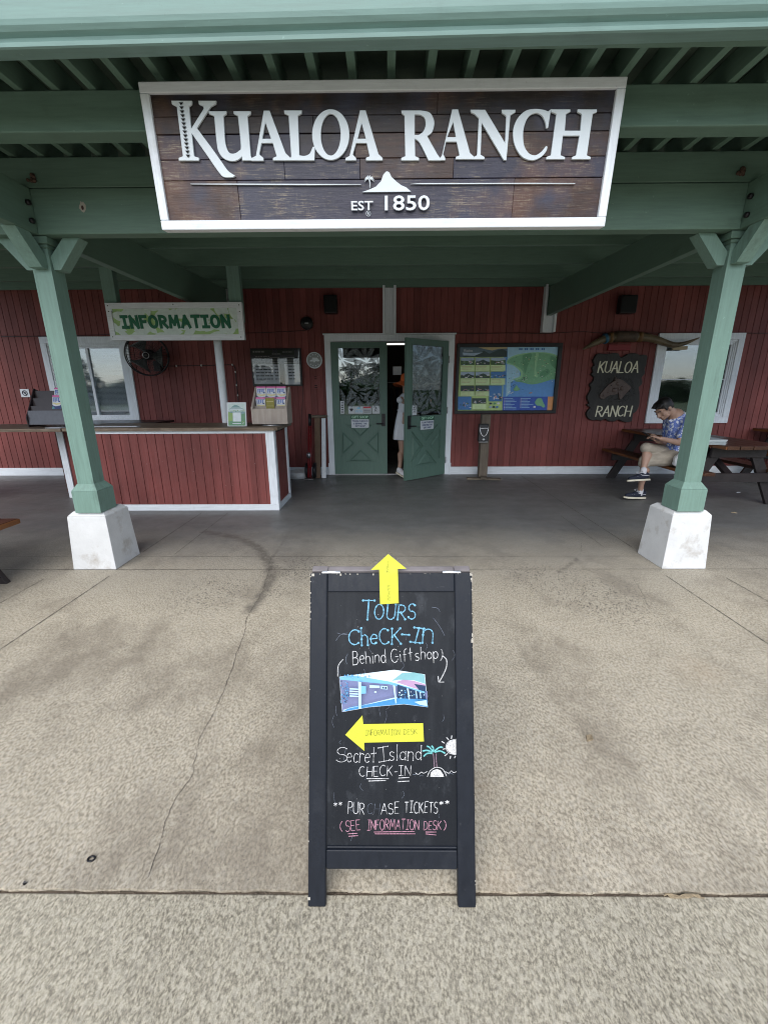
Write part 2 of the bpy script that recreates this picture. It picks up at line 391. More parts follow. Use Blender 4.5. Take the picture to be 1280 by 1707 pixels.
ys = [JY + .0055 + (y1 - JY)*(.55*(j/ny) + .45*(j/ny)**2) for j in range(ny+1)]
vs = []; cols = []
for j, y in enumerate(ys):
    for i, x in enumerate(xs):
        vs.append((x, y + (.0022*math.sin(x*31) + .0016*math.sin(x*83+1) if j == 0 else 0), 0)); p = Vector((x, y))
        d = min(seg_d(p, trail), seg_d(p, trail2)*1.5 + .035, seg_d(p, dark2)*1.6 + .02) if -1.9 < x < 1.6 and 2 < y < 5 else 9
        s_ = max(0, 1 - d/.075)
        sp_ = max([max(0, 1 - (p-c).length/r) for c, r in spat]); ru = max([max(0, 1 - (p-c).length/r) for c, r in rust])
        cols.append((s_, min(1, sp_*1.6), ru, 1))
fs = [(j*(nx+1)+i, j*(nx+1)+i+1, (j+1)*(nx+1)+i+1, (j+1)*(nx+1)+i) for j in range(ny) for i in range(nx)]
n0 = len(vs)
for i, x in enumerate(xs): vs.append((x, vs[i][1] + .004, -.05)); cols.append((0,0,0,1))
fs += [(i, n0+i, n0+i+1, i+1) for i in range(nx)]
mb = MB(); mb.add(vs, fs)
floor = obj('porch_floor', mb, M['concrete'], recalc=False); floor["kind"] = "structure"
ca = floor.data.color_attributes.new("marks", 'FLOAT_COLOR', 'POINT')
for i, c in enumerate(cols): ca.data[i].color = c
def ribbon(mb, pts, w, jit=0, z=.002, seed=1):
    rnd = random.Random(seed); P = []
    for a, b in zip(pts, pts[1:]):
        n = max(1, int((b-a).length/.02))
        for k in range(n): P.append(a + (b-a)*k/n)
    P.append(pts[-1]); off = 0; L = []
    for i, p in enumerate(P):
        d = (P[min(i+1, len(P)-1)] - P[max(i-1, 0)]).normalized(); nrm = Vector((-d.y, d.x))
        off = off*.85 + rnd.uniform(-jit, jit); ww = w*(rnd.uniform(.35, 1.2) if jit else rnd.uniform(.8, 1.1))
        q = p + nrm*off; L.append((q + nrm*ww/2, q - nrm*ww/2))
    vs = []; fs = []
    for a, b in L: vs += [(a.x, a.y, z), (b.x, b.y, z)]
    for i in range(len(L)-1): fs.append((2*i, 2*i+1, 2*i+3, 2*i+2))
    mb.add(vs, fs)
mb = MB(); V2 = lambda x, y: Vector((x, y))
for k, (x, a, b) in enumerate([(-2.15,.88,3.0),(-2.62,1.4,2.95),(-2.17,3.5,4.75),(-1.86,3.45,4.75),(2.125,.88,3.0),(2.55,1.3,2.95),(2.2,3.6,6.9),(1.95,3.6,4.6)]):
    ribbon(mb, [V2(x, a), V2(x, b)], .0065 if k % 2 == 0 else .0045, .0002, .002, k)
ribbon(mb, [V2(-8, 3.128), V2(8, 3.115)], .006, .0002, .0021, 21); ribbon(mb, [V2(-8, 3.40), V2(8, 3.385)], .004, .0003, .0022, 22)
obj('control_joint', mb, M['crack'], floor, recalc=False)
mb = MB()
for k, pts in enumerate([[(452,930),(440,985),(412,1030),(405,1065),(388,1110),(362,1180),(352,1200)],[(352,1200),(330,1235),(322,1290),(318,1300),(296,1330),(278,1370),(270,1412),(262,1430),(250,1462),(245,1468)],
                         [(1050,955),(1080,1010),(1110,1030)],[(1125,1042),(1155,1055)],[(1205,1082),(1240,1092)],[(965,925),(968,906)]]):
    ribbon(mb, [G(*p).xy for p in pts], (.0028, .0018)[k] if k < 2 else .0018, .004, .0023, 40+k)
obj('crack', mb, M['crack'], floor, recalc=False)
mb = MB(); ribbon(mb, [G(u, v, -.01).xy for u, v in [(514,1518),(508,1560),(505,1600),(500,1640),(496,1690),(490,1720)]], .0025, .003, -.008, 77)
struct('apron_crack', mb, M['crack'], recalc=False)

# ------------------------------------------------------------ behind the camera (seen mirrored in the glass)
vs = []; fs = []; n = 60
for i in range(n+1):
    x = -420 + 840*i/n; h = 7 + 5*math.sin(i*.5) + 4*math.sin(i*1.3+1) + 9*math.exp(-((i-40)/7)**2)
    vs += [(x, -330, -.1), (x, -350, h*.7), (x, -390, h), (x, -460, -.1)]
for i in range(n):
    for k in range(3): fs.append((4*i+k, 4*i+k+1, 4*i+k+5, 4*i+k+4))
mb = MB(); mb.add(vs, fs, 0, True); struct('hills', mb, M['hill'])
M['frond'] = mat('palm_frond', (.05,.085,.025), .6, .3, 5, 0); M['trunk'] = mat('palm_trunk', (.16,.13,.10), .9, .3, 9, .5, 30)
def palm(x, y, h, label, seed, n=22, L=1.5):
    rnd = random.Random(seed)
    t = thing('palm_tree', label, 'tree', (x, y, -.06), 'palm trees across the lawn')
    mb = MB(); mb.tube([(x + .25*math.sin(k*.3), y, -.06 + h*k/8) for k in range(9)], [.16 - .008*k for k in range(9)], 12); obj('trunk', mb, M['trunk'], t)
    top = Vector((x + .25*math.sin(2.4), y, -.06 + h)); mb = MB()
    for k in range(n):
        a = rnd.uniform(0, 6.28); el = rnd.uniform(-.35, 1.25); d = Vector((math.cos(a), math.sin(a), 0)); P = []
        for j in range(9):
            s_ = j/8; P.append(top + d*L*s_*math.cos(el*(1-s_*.5)) + ZZ*(L*s_*math.sin(el) - 1.0*L*s_*s_*.75))
        mb.tube(P, .012, 4)
        for j in range(1, 9):
            for sgn in (-1, 1):
                side = d.cross(ZZ)*sgn; l = .38*L*(1 - .5*abs(j/8-.4)); q = P[j] + side*l*.8 + d*l*.5 - ZZ*l*.35
                b = (P[j] - P[j-1])*.42
                mb.face([P[j] - b, P[j] + b*.6, q])
    obj('crown', mb, M['frond'], t, recalc=False)
palm(-3.4, -25, 3.1, 'small palm with a ragged crown on the lawn opposite the door', 1)
palm(-.9, -29, 3.3, 'palm with a fuller crown standing beyond the small one', 2, 26, 1.8)
palm(9, -24, 4.6, 'tall palm on the lawn facing the map board', 3)
mb = MB(); rnd = random.Random(5)
for k in range(9000):
    x = rnd.uniform(-48, 48); hh = 1.6 + .5*math.sin(x*.9) + .9*math.exp(-((x-3.5)/2.5)**2) + max(0, 1.7*math.sin(x*.37+1) + .8*math.sin(x*1.3)); z = rnd.uniform(0, hh); y = -33 + rnd.uniform(-1, 1)
    a = Vector((rnd.gauss(0,1), rnd.gauss(0,1), rnd.gauss(0,1))).normalized(); b = a.orthogonal()*.24; a *= .34
    mb.face([(x, y, z) + a, Vector((x, y, z)) + b, Vector((x, y, z)) - a, Vector((x, y, z)) - b]) if False else mb.add([Vector((x,y,z))+a, Vector((x,y,z))+b, Vector((x,y,z))-a, Vector((x,y,z))-b], [(0,1,2,3)])
solo('hedge', mb, M['frond'], 'long unclipped green hedge across the lawn behind the palms', 'hedge', recalc=False)

# ------------------------------------------------------------ the building
bld = thing('ranch_building', 'barn red timber building with white trim and green double doors', 'building', (0, W, 0))
PITCH_B = .1016
def siding(mb, x0, x1, z0, z1, y=W, grooves=True):
    k0 = math.floor(x0/PITCH_B); x = x0; prof = [(x0, y)]
    k = k0
    while True:
        g = k*PITCH_B
        for gx, gy in ((g-.0045, y), (g-.0035, y+.009), (g+.0035, y+.009), (g+.0045, y)):
            if x0 < gx < x1: prof.append((gx, gy))
        k += 1
        if g > x1: break
    prof.append((x1, y)); vs = []; fs = []
    for a, b in prof: vs += [(a, b, z0), (a, b, z1)]
    for i in range(len(prof)-1): fs.append((2*i, 2*i+2, 2*i+3, 2*i+1))
    mb.add(vs, fs)
WX = [(-5.40, -4.03), (4.17, 5.49)]        # windows
WZ = (.83, 2.185); DX = (-.972, 1.045); DZ = 2.185
ops = [(WX[0][0]+.05, WX[0][1]-.05, WZ[0]+.05, WZ[1]-.05), (DX[0]+.06, DX[1]-.06, 0, DZ-.06), (WX[1][0]+.05, WX[1][1]-.05, WZ[0]+.05, WZ[1]-.05)]
ZJ = 2.212                                 # butt joint in the siding
mb = MB(); x = -9.5
for a, b, c, d in ops:
    siding(mb, x, a, .1, ZJ-.003)
    if c > .1: siding(mb, a, b, .1, c)
    siding(mb, a, b, d, ZJ-.003); x = b
siding(mb, x, 9.5, .1, ZJ-.003); siding(mb, -9.5, 9.5, ZJ+.003, 3.2)
mb.box(-9.5, 9.5, W+.010, W+.012, ZJ-.01, ZJ+.01)
obj('wall', mb, M['red'], bld, recalc=False)
mb = MB()
for a, b in ((-9.5, DX[0]), (DX[1], 9.5)): mb.box(a, b, W-.022, W+.01, .0, .128)
obj('baseboard', mb, M['whitex'], bld, bevel=.003)
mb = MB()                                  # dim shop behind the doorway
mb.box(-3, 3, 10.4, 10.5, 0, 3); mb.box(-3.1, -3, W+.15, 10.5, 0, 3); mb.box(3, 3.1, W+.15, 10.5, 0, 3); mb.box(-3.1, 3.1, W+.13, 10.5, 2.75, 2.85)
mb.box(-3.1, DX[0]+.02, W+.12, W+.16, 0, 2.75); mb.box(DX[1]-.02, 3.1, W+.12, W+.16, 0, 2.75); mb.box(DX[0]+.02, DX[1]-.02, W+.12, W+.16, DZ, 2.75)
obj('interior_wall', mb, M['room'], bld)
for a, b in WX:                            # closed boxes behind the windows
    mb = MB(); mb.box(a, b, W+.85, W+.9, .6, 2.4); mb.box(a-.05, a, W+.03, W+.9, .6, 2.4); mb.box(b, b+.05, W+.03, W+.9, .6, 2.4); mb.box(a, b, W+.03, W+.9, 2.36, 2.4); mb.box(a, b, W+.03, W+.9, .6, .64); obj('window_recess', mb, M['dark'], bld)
for k, (a, b) in enumerate(WX):
    z0, z1 = WZ; c = .095; y0 = W - .03
    mb = MB(); mb.box(a, b, y0, W+.02, z1-c, z1); mb.box(a, b, y0, W+.02, z0, z0+c)
    mb.box(a, a+c, y0, W+.02, z0+c, z1-c); mb.box(b-c, b, y0, W+.02, z0+c, z1-c)
    win = obj('window', mb, M['white'], bld, bevel=.004)
    mb = MB()
    for i, (w_, yy) in enumerate(((.022, W-.016), (.022, W-.006), (.026, W+.006))):   # stepped vinyl sash
        o = c + .001 + sum((.022, .022, .026)[:i])
        A, B, C, D = a+o, b-o, z0+o, z1-o
        mb.box(A, B, yy, W+.03, D-w_, D); mb.box(A, B, yy, W+.03, C, C+w_); mb.box(A, A+w_, yy, W+.03, C+w_, D-w_); mb.box(B-w_, B, yy, W+.03, C+w_, D-w_)
    if k == 0: mb.box((a+b)/2-.02, (a+b)/2+.02, W+.008, W+.03, z0+c+.07, z1-c-.07)
    else: mb.box(a+c+.07, b-c-.07, W+.010, W+.026, 1.50, 1.512)
    obj('sash', mb, M['white'], win, bevel=.002)
    mb = MB(); mb.box(a+c+.06, b-c-.06, W+.031, W+.037, z0+c+.06, z1-c-.06); obj('pane', mb, M['pane'], win)
    mb = MB(); z = z1 - c - .05
    while z > z0 + c + .02:
        if k == 0 or z > 1.95: mb.hexa([(a+c, W+.072, z-.004), (b-c, W+.072, z-.004), (b-c, W+.094, z+.010), (a+c, W+.094, z+.010)], [(a+c, W+.0725, z-.0025), (b-c, W+.0725, z-.0025), (b-c, W+.0945, z+.0115), (a+c, W+.0945, z+.0115)])
        z -= .019
    obj('blind', mb, M['blind'], win)
# door frame
mb = MB(); y0 = W - .028; c = .092
mb.box(DX[0], DX[0]+c, y0, W+.12, 0, DZ-c); mb.box(DX[1]-c, DX[1], y0, W+.12, 0, DZ-c); mb.box(DX[0], DX[1], y0, W+.12, DZ-c, DZ)
mb.box(DX[0]-.02, DX[1]+.02, y0-.02, W, DZ+.002, DZ+.022)
mb.box(DX[0]-.012, DX[0]+.02, y0-.012, y0-.001, 0, .2); mb.box(DX[1]-.02, DX[1]+.012, y0-.012, y0-.001, 0, .2)
obj('door_frame', mb, M['white'], bld, bevel=.004)
mb = MB(); mb.box(DX[0]+c, DX[1]-c, W-.02, W+.14, .0, .012); obj('threshold', mb, M['metal'], bld)

def leafshape(rnd, L, lobes=6):
    pts = []
    for sgn in (1, -1):
        rng = range(lobes) if sgn == 1 else reversed(range(lobes))
        for i in rng:
            t = (i + .5)/lobes; w = L*.42*math.sin(math.pi*min(1, t*.85+.12))
            tri = [(.12*w, (t-.45/lobes)*L), (w*.8, (t-.2/lobes)*L + .10*L), (w, t*L + .17*L), (w*.6, (t+.25/lobes)*L + .08*L), (.14*w, (t+.38/lobes)*L)]
            pts += [(x, y) for x, y in tri] if sgn == 1 else [(-x, y) for x, y in reversed(tri)]
        if sgn == 1: pts.append((0, L*1.12))
    pts.append((0, -.05*L)); return pts
LW, LT = .885, .045
def door_leaf(flip, hinge, ang, label, pane):
    T = Matrix.Translation(hinge) @ Matrix.Rotation(ang, 4, 'Z') @ Matrix.Diagonal((flip, 1, 1, 1))
    def X(mb): mb.v = [T @ v for v in mb.v]; return mb
    g0, g1, gz0, gz1 = .118, .768, .985, 2.0
    mb = MB(); mb.box(0, g0, 0, LT, .012, 2.085); mb.box(g1, LW, 0, LT, .012, 2.085); mb.box(g0, g1, 0, LT, gz1, 2.085); mb.box(g0, g1, .020, LT, .012, gz0)
    xl, xr, zb, zt, cx, cz, gp = .128, .758, .215, .835, .443, .525, .070
    TR3 = [[(xl, zt-gp), (xl, zb+gp), (cx-gp, cz)], [(xr, zt-gp), (xr, zb+gp), (cx+gp, cz)], [(xl+gp, zt), (xr-gp, zt), (cx, cz+gp)], [(xl+gp, zb), (xr-gp, zb), (cx, cz-gp)]]
    vs, fsx = fill([[(g0,.012),(g1,.012),(g1,gz0),(g0,gz0)]] + TR3, .0098); mb.add([(v.x, .0099-v.z, v.y) for v in vs], fsx)
    d = obj('door', X(mb), M['door'], bld, bevel=.002, label=label)
    mb = MB(); e = .012                     # glazing bead
    mb.box(g0-e, g1+e, -.006, .004, gz1-.002, gz1+e); mb.box(g0-e, g1+e, -.006, .004, gz0-e, gz0+.002); mb.box(g0-e, g0+.002, -.006, .004, gz0+.002, gz1-.002); mb.box(g1-.002, g1+e, -.006, .004, gz0+.002, gz1-.002)
    obj('glazing_bead', X(mb), M['door'], d)
    mb = MB(); mb.box(g0, g1, .014, .020, gz0, gz1); obj('pane', X(mb), pane, d)
    rnd = random.Random(11); mb = MB()
    spots = [(.10,.14,.30,.3),(.48,.10,.34,-.4),(.16,.50,.34,-.6),(.52,.46,.34,.5),(.08,.86,.30,-1.0),(.44,.84,.34,.2),(.30,.30,.24,2.6),(.62,.74,.24,1.4),(.30,.68,.22,.9),(.62,.24,.22,2.0)]
    lay = 0
    for i, (px_, pz, L, a0) in enumerate(spots):
        for k in range(7):                  # fingers of each etched leaf, spread about its midrib
            f = (k-3)/3; a = a0 + f*1.9; l = L*(1-.35*abs(f))*rnd.uniform(.85, 1.1); w_ = l*.125; ox, oz = px_ - .10*L*abs(f)*math.sin(a0)*-1, pz - .2*L*abs(f)*math.cos(a0)
            pts = [(w_*math.sin(t*math.pi/6)*s_, l*(.06+.94*t/6)) for s_, rr in ((1, range(7)), (-1, range(5, 0, -1))) for t in rr]
            pts = [(ox + x*math.cos(a) - y*math.sin(a) + g0, gz0 + oz + x*math.sin(a) + y*math.cos(a)) for x, y in pts]
            pts = [(min(max(x, g0+.002), g1-.002), min(max(z, gz0+.002), gz1-.002)) for x, z in pts]
            vs, fsx = fill([pts]); mb.add([(v.x, .0125 - lay*.00008, v.y) for v in vs], fsx); lay += 1
    obj('etched_leaves', X(mb), M['leaf_etch'], d, recalc=False)
    mb = MB()
    for tri in TR3:
        tv = [Vector(q_) for q_ in tri]; c_ = (tv[0]+tv[1]+tv[2])/3; sc = lambda k: [q_ + (c_-q_)*k for q_ in tv]; A3, B3 = sc(.22), sc(.42)
        mb.add([(q_.x, .0195, q_.y) for q_ in A3] + [(q_.x, .004, q_.y) for q_ in B3], [(0,1,4,3),(1,2,5,4),(2,0,3,5),(3,4,5)])
    obj('cross_panel', X(mb), M['door'], d)
    mb = MB(); hx = LW - .062
    mb.box(hx-.028, hx+.028, -.016, -.0005, .80, 1.0); mb.cyl((hx, -.016, .845), (hx, -.05, .845), .012, 12); mb.tube([(hx, -.05, .845), (hx-.05, -.055, .845), (hx-.115, -.045, .842)], .0095, 8); mb.cyl((hx, -.016, .95), (hx, -.024, .95), .014, 12)
    mb.cyl((hx, LT+.001, .845), (hx, LT+.05, .845), .012, 12); mb.tube([(hx, LT+.05, .845), (hx-.115, LT+.05, .842)], .009, 8)
    obj('handle', X(mb), M['bronze'], d, bevel=.002)
    for hz in (.25, 1.05, 1.82):
        mb = MB(); mb.cyl((-.006, -.008, hz-.05), (-.006, -.008, hz+.05), .008, 10); obj('hinge', X(mb), M['metal'], d)
    return d, T
doorL, TL = door_leaf(1, Vector((-.885, W-.012, 0)), 0, 'closed door leaf', M['dpane'])
doorR, TR = door_leaf(-1, Vector((.955, W-.035, 0)), R(40), 'door leaf swung open towards the porch', glass('open_door_glass', (.7,.76,.78), .0, .92, .01))
M['sticker'] = plain('sticker_paper', (.62,.65,.69), .5); M['ink'] = plain('printed_ink', (.03,.03,.045), .6); M['cyan'] = plain('sticker_cyan', (.25,.55,.75), .5); M['redink'] = plain('red_ink', (.55,.06,.08), .5); M['navy'] = plain('navy_ink', (.03,.05,.16), .5); M['signgreen'] = plain('shop_sign_green', (.02,.09,.05), .4); M['letgreen'] = plain('shop_sign_lettering', (.45,.75,.55), .5)
def tx(T, mb): mb.v = [T @ v for v in mb.v]; return mb
def stick_man(mb, x, z, s_, mi):
    mb.box(x-.006*s_, x+.006*s_, .0085, .009, z+.02*s_, z+.032*s_, mi)
    for a, b in (((0,.018),(-.006,-.005)), ((-.006,-.005),(-.018,-.028)), ((-.006,-.005),(.012,-.026)), ((0,.014),(.018,.004)), ((0,.014),(-.016,.0))):
        mb.bar((x+a[0]*s_, .0088, z+a[1]*s_), (x+b[0]*s_, .0088, z+b[1]*s_), .005*s_, .0004, (0,1,0), mi)
def stickers(T, d, x0, full):
    mb = MB(); y = .0095
    if full:
        mb.box(.130, .190, y, y+.001, 1.0, 1.20, 0)
        for k in range(5): mb.box(.145, .175, y-.001, y-.0002, 1.02+.036*k, 1.036+.036*k, 1)
        mb.box(.255, .355, y, y+.001, 1.0, 1.115, 0); mb.box(.358, .490, y, y+.001, 1.0, 1.115, 0); mb.box(.493, .625, y, y+.001, 1.0, 1.115, 0); mb.box(.640, .764, y, y+.001, 1.0, 1.125, 0)
        mb.prism([(.305,y-.001,1.03),(.335,y-.001,1.07),(.32,y-.001,1.09),(.305,y-.001,1.075),(.29,y-.001,1.09),(.275,y-.001,1.07)], (0,.0006,0), 1)
        text(mb, 'WiFi', (.424, y-.001, 1.035), XX, ZZ, .06, .0003, .006, 2); mb.prism([(.38,y-.001,1.085),(.424,y-.001,1.105),(.468,y-.001,1.085),(.424,y-.001,1.075)], (0,.0006,0), 2)
        mb.box(.497, .621, y-.001, y-.0002, 1.085, 1.111, 3)
        for k in range(2): mb.box(.505, .613, y-.001, y-.0002, 1.02+.03*k, 1.033+.03*k, 1)
        stick_man(mb, .70, 1.065, 1.3, 1)
    else:
        mb.box(.655, .764, y, y+.001, 1.0, 1.145, 0); stick_man(mb, .71, 1.075, 1.5, 1)
    obj('sticker', tx(T, mb), [M['sticker'], M['ink'], M['cyan'], M['redink']], d, recalc=False)
stickers(TL, doorL, 0, True); stickers(TR, doorR, 0, False)
def shop_sign(T, cx, label, mirror):
    mb = MB(); mb.box(cx-.15, cx+.15, -.008, -.002, .915, .975, 0); mb.box(cx-.143, cx+.143, -.008, -.002, .775, .912, 1)
    ux = -XX if mirror else XX; a, b = (T.to_3x3() @ ux), ZZ
    g = thing('gift_shop_sign', label, 'sign', T @ Vector((cx, -.002, .84)), 'gift shop signs on the doors')
    obj('board', tx(T, mb), [M['signgreen'], M['sticker']], g)
    mb = MB(); o = lambda z: T @ Vector((cx, -.0095, z))
    text(mb, 'GIFT SHOP', o(.946), a, b, .055, .0004, .022, 0, width=.265)
    for k, t_ in enumerate(('TOURS CHECK IN', 'IS BEHIND THE', 'GIFT SHOP')): text(mb, t_, o(.882-.04*k), a, b, .036, .0004, .03, 1, width=(.255,.22,.165)[k])
    obj('lettering', mb, [M['letgreen'], M['navy']], g, recalc=False)
shop_sign(TL, .442, 'green and white notice fixed to the closed door leaf', False)
shop_sign(TR, .442, 'green and white notice fixed to the open door leaf', True)
# white channel brackets that carry the beams
for cx in (-2.43, .035, 2.45):
    mb = MB(); y0 = W-.10
    mb.box(cx-.10, cx-.065, y0, W+.01, 2.205, 2.86); mb.box(cx+.065, cx+.10, y0, W+.01, 2.205, 2.86); mb.box(cx-.065, cx+.065, W-.035, W+.01, 2.205, 2.86)
    obj('beam_bracket', mb, M['white'], bld, bevel=.003)

# ------------------------------------------------------------ the porch
porch = thing('porch', 'green timber porch on two posts with white concrete feet', 'porch', (0, 3.2, 0))
YP = 3.179; PW = .126
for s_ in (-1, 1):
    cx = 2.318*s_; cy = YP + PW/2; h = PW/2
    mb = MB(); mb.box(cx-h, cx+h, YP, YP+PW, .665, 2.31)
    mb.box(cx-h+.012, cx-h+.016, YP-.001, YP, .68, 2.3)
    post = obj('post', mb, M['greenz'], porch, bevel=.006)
    b = .1; mb = MB(); mb.box(cx-b, cx+b, cy-b, cy+b, .468, .640)
    mb.hexa([(cx-b,cy-b,.641),(cx+b,cy-b,.641),(cx+b,cy+b,.641),(cx-b,cy+b,.641)], [(cx-h-.003,cy-h-.003,.692),(cx+h+.003,cy-h-.003,.692),(cx+h+.003,cy+h+.003,.692),(cx-h-.003,cy+h+.003,.692)])
    obj('post_boot', mb, M['greenz'], post, bevel=.003)
    mb = MB(); c_ = .092; mb.box(cx-c_, cx+c_, cy-c_, cy+c_, 2.312, 2.355); mb.box(cx-.075, cx+.075, cy-.075, cy+.075, 2.29, 2.312); obj('post_cap', mb, M['green'], post, bevel=.004)
    bx = 2.345*s_; A, B, C = .172, .150, .112
    by = 3.124 + .172
    mb = MB(); q = lambda r, z: [(bx-r,by-r,z),(bx+r,by-r,z),(bx+r,by+r,z),(bx-r,by+r,z)]
    mb.hexa(q(A, 0), q(B, .437)); mb.hexa(q(B-.0005, .4375), q(.118, .470))
    obj('post_foot', mb, M['plaster'], post, bevel=.004)
    ix = -s_                                # brace along the front beam, towards the middle
    pf = cx + ix*h
    mb = MB(); mb.prism([(pf, cy-.045, 2.245), (pf+ix*.006, cy-.045, 2.165), (pf+ix*.052, cy-.045, 2.165), (pf+ix*.215, cy-.045, 2.356), (pf+ix*.105, cy-.045, 2.356)], (0, .09, 0)); obj('knee_brace', mb, M['greenz'], porch, bevel=.004)
    mb = MB(); pf2 = cx - ix*h
    mb.prism([(pf2, cy-.045, 2.245), (pf2-ix*.006, cy-.045, 2.165), (pf2-ix*.052, cy-.045, 2.165), (pf2-ix*.215, cy-.045, 2.356), (pf2-ix*.105, cy-.045, 2.356)], (0, .09, 0)); obj('knee_brace', mb, M['greenz'], porch, bevel=.004)
    mb = MB(); mb.prism([(cx-.045, YP, 2.245), (cx-.045, YP-.006, 2.165), (cx-.045, YP-.055, 2.165), (cx-.045, YP-.215, 2.356), (cx-.045, YP-.105, 2.356)], (.09, 0, 0)); obj('knee_brace', mb, M['greenz'], porch, bevel=.004)
    x0, x1, hw = 2.30*s_, 2.45*s_, .037     # beam running from the wall out over the post
    mb = MB(); mb.hexa([(x0-hw,2.56,2.357),(x0+hw,2.56,2.357),(x0+hw,3.2,2.357),(x0-hw,3.2,2.357)], [(x0-hw,2.56,2.612),(x0+hw,2.56,2.612),(x0+hw,3.2,2.612),(x0-hw,3.2,2.612)])
    mb.hexa([(x0-hw,3.2,2.357),(x0+hw,3.2,2.357),(x1+hw,W-.04,2.44),(x1-hw,W-.04,2.44)], [(x0-hw,3.2,2.612),(x0+hw,3.2,2.612),(x1+hw,W-.04,2.835),(x1-hw,W-.04,2.835)])
    obj('cross_beam', mb, M['greeny'], porch, bevel=.004)
    mb = MB()                               # bolts and rust where beams meet
    for z in (2.42, 2.52): mb = MB(); mb.cyl((x0 + ix*(hw+.001), 3.09, z), (x0 + ix*(hw+.02), 3.09, z), .016, 10); obj('bolt', mb, M['bronze'], porch)
lw = 2.30 - .037
for a, b in ((-6.5, -lw-.076), (-lw+.001, lw-.001), (lw+.076, 6.5)):
    mb = MB(); mb.box(a, b, 3.134, 3.224, 2.357, 2.612); obj('front_beam', mb, M['green'], porch, bevel=.005)
kq = U(138, 345, 3.132); mb = MB(); mb.prism([kq + Vector((.020*math.cos(t*.4833)*(1+.25*math.sin(t*2.1)), 0, .030*math.sin(t*.4833)*(1+.2*math.cos(t*3)))) for t in range(13)], (0,.003,0), 0); mb.prism([kq + Vector((.008*math.cos(t*.6283), -.001, .013*math.sin(t*.6283)-.004)) for t in range(10)], (0,.003,0), 1); obj('knot_patch', mb, [plain('bare_filler', (.36,.33,.28), .8), plain('knot_hole', (.05,.02,.015), .9)], porch)
mb = MB(); mb.box(-6.5, 6.5, 3.136, 3.226, 2.616, 2.778); obj('front_plate', mb, M['green'], porch, bevel=.005)
for u_, v_ in ((52, 297), (1236, 285)):
    kq = U(u_, v_, 3.125); mb = MB(); rn = random.Random(u_)
    for k in range(9): mb.ell(kq + Vector((rn.uniform(-.022,.022), rn.uniform(-.004,.004), rn.uniform(-.02,.02))), (rn.uniform(.008,.014),)*3, None, 8, 6)
    obj('wasp_nest', mb, mat('dried_mud', (.075,.045,.032), .95, .4, 60, .6, 90), porch)
mb = MB(); mb.box(-6.5, 6.5, 2.54, 2.645, 2.615, 2.785); obj('eave_beam', mb, M['green'], porch, bevel=.006)
xa, xb = U(12, 89, 2.26).x, U(296, 89, 2.26).x; sp = (xb - xa)/4
for k in range(-9, 28):
    x = xa + sp*k; mb = MB(); mb.box(x-.019, x+.019, 2.242, 3.34, 2.788, 2.90); obj('rafter', mb, M['greeny'], porch, bevel=.002)
for y in (3.82, 4.64, 5.46, 6.31, 7.0):
    z = 2.612 + .0578*(y-3.2); mb = MB(); mb.box(-6.5, 6.5, y-.019, y+.019, z+.004, z+.285); obj('joist', mb, M['green'], porch, bevel=.002)
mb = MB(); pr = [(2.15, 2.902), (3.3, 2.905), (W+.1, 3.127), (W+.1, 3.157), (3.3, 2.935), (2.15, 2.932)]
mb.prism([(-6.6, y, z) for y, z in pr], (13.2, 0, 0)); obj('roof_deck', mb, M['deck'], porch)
mb = MB(); mb.box(-6.6, 6.6, 2.202, 2.24, 2.738, 2.90); obj('fascia', mb, M['green'], porch, bevel=.003)
gp = [(2.20,2.716),(2.135,2.711),(2.128,2.715),(2.126,2.728),(2.134,2.733),(2.144,2.740),(2.141,2.750),(2.124,2.760),(2.114,2.774),(2.110,2.79),(2.108,2.86),(2.116,2.863),(2.118,2.80),(2.20,2.83)]
vs = []; fs = []
for i, x in enumerate((-6.6, 6.6)): vs += [(x, y, z + .0125*x) for y, z in gp]
n = len(gp); fs = [(j, (j+1) % n, n+(j+1) % n, n+j) for j in range(n)]
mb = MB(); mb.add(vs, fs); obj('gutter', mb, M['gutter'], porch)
# ------------------------------------------------------------ blunt brush letters for painted signs
def strokes(mb, s, o, ux, uy, h, width, th, depth=.003, mi=0, gap=.2, slant=0, wv=0):
    o = Vector(o); ux = Vector(ux); uy = Vector(uy); n = ux.cross(uy); w = sum(HAND[c][0] for c in s) + gap*(len(s)-1); k = width/w; x = -w/2; lay = 0; rnd = random.Random(len(s))
    for c in s:
        cw, st = HAND[c]; dz = rnd.uniform(-wv, wv)
        for q in st:
            P = [Vector(((x + a)*k + (b-.5)*slant*h, (b - .5 + dz)*h)) for a, b in q]; L = []; closed = (P[0]-P[-1]).length < 1e-4
            for i, p in enumerate(P):
                if closed: d = (P[(i+1) % (len(P)-1)] - P[(i-1) % (len(P)-1)]).normalized()
                else: d = (P[min(i+1, len(P)-1)] - P[max(i-1, 0)]).normalized()
                m = Vector((-d.y, d.x)); t = th*(.62 if abs(d.x) > .8 and wv else 1); e = Vector((0,0))
                if not closed and i == 0: e = -d*th*.45
                if not closed and i == len(P)-1: e = d*th*.45
                L += [p + e + m*t/2, p + e - m*t/2]
            f = lambda v, z: o + ux*v.x + uy*v.y + n*z
            z1 = depth + lay*.00012; lay += 1; N = len(L)
            vs = [f(v, z1) for v in L] + [f(v, 0) for v in L]; fs = []
            for i in range(len(P)-1):
                a, b, c2, d2 = 2*i, 2*i+1, 2*i+3, 2*i+2; fs += [(a, b, c2, d2), (a, d2, N+d2, N+a), (b, N+b, N+c2, c2)]
            fs += [(0, N, N+1, 1), (N-2, N-1, 2*N-1, 2*N-2)]
            mb.add(vs, fs, mi)
        x += cw + gap
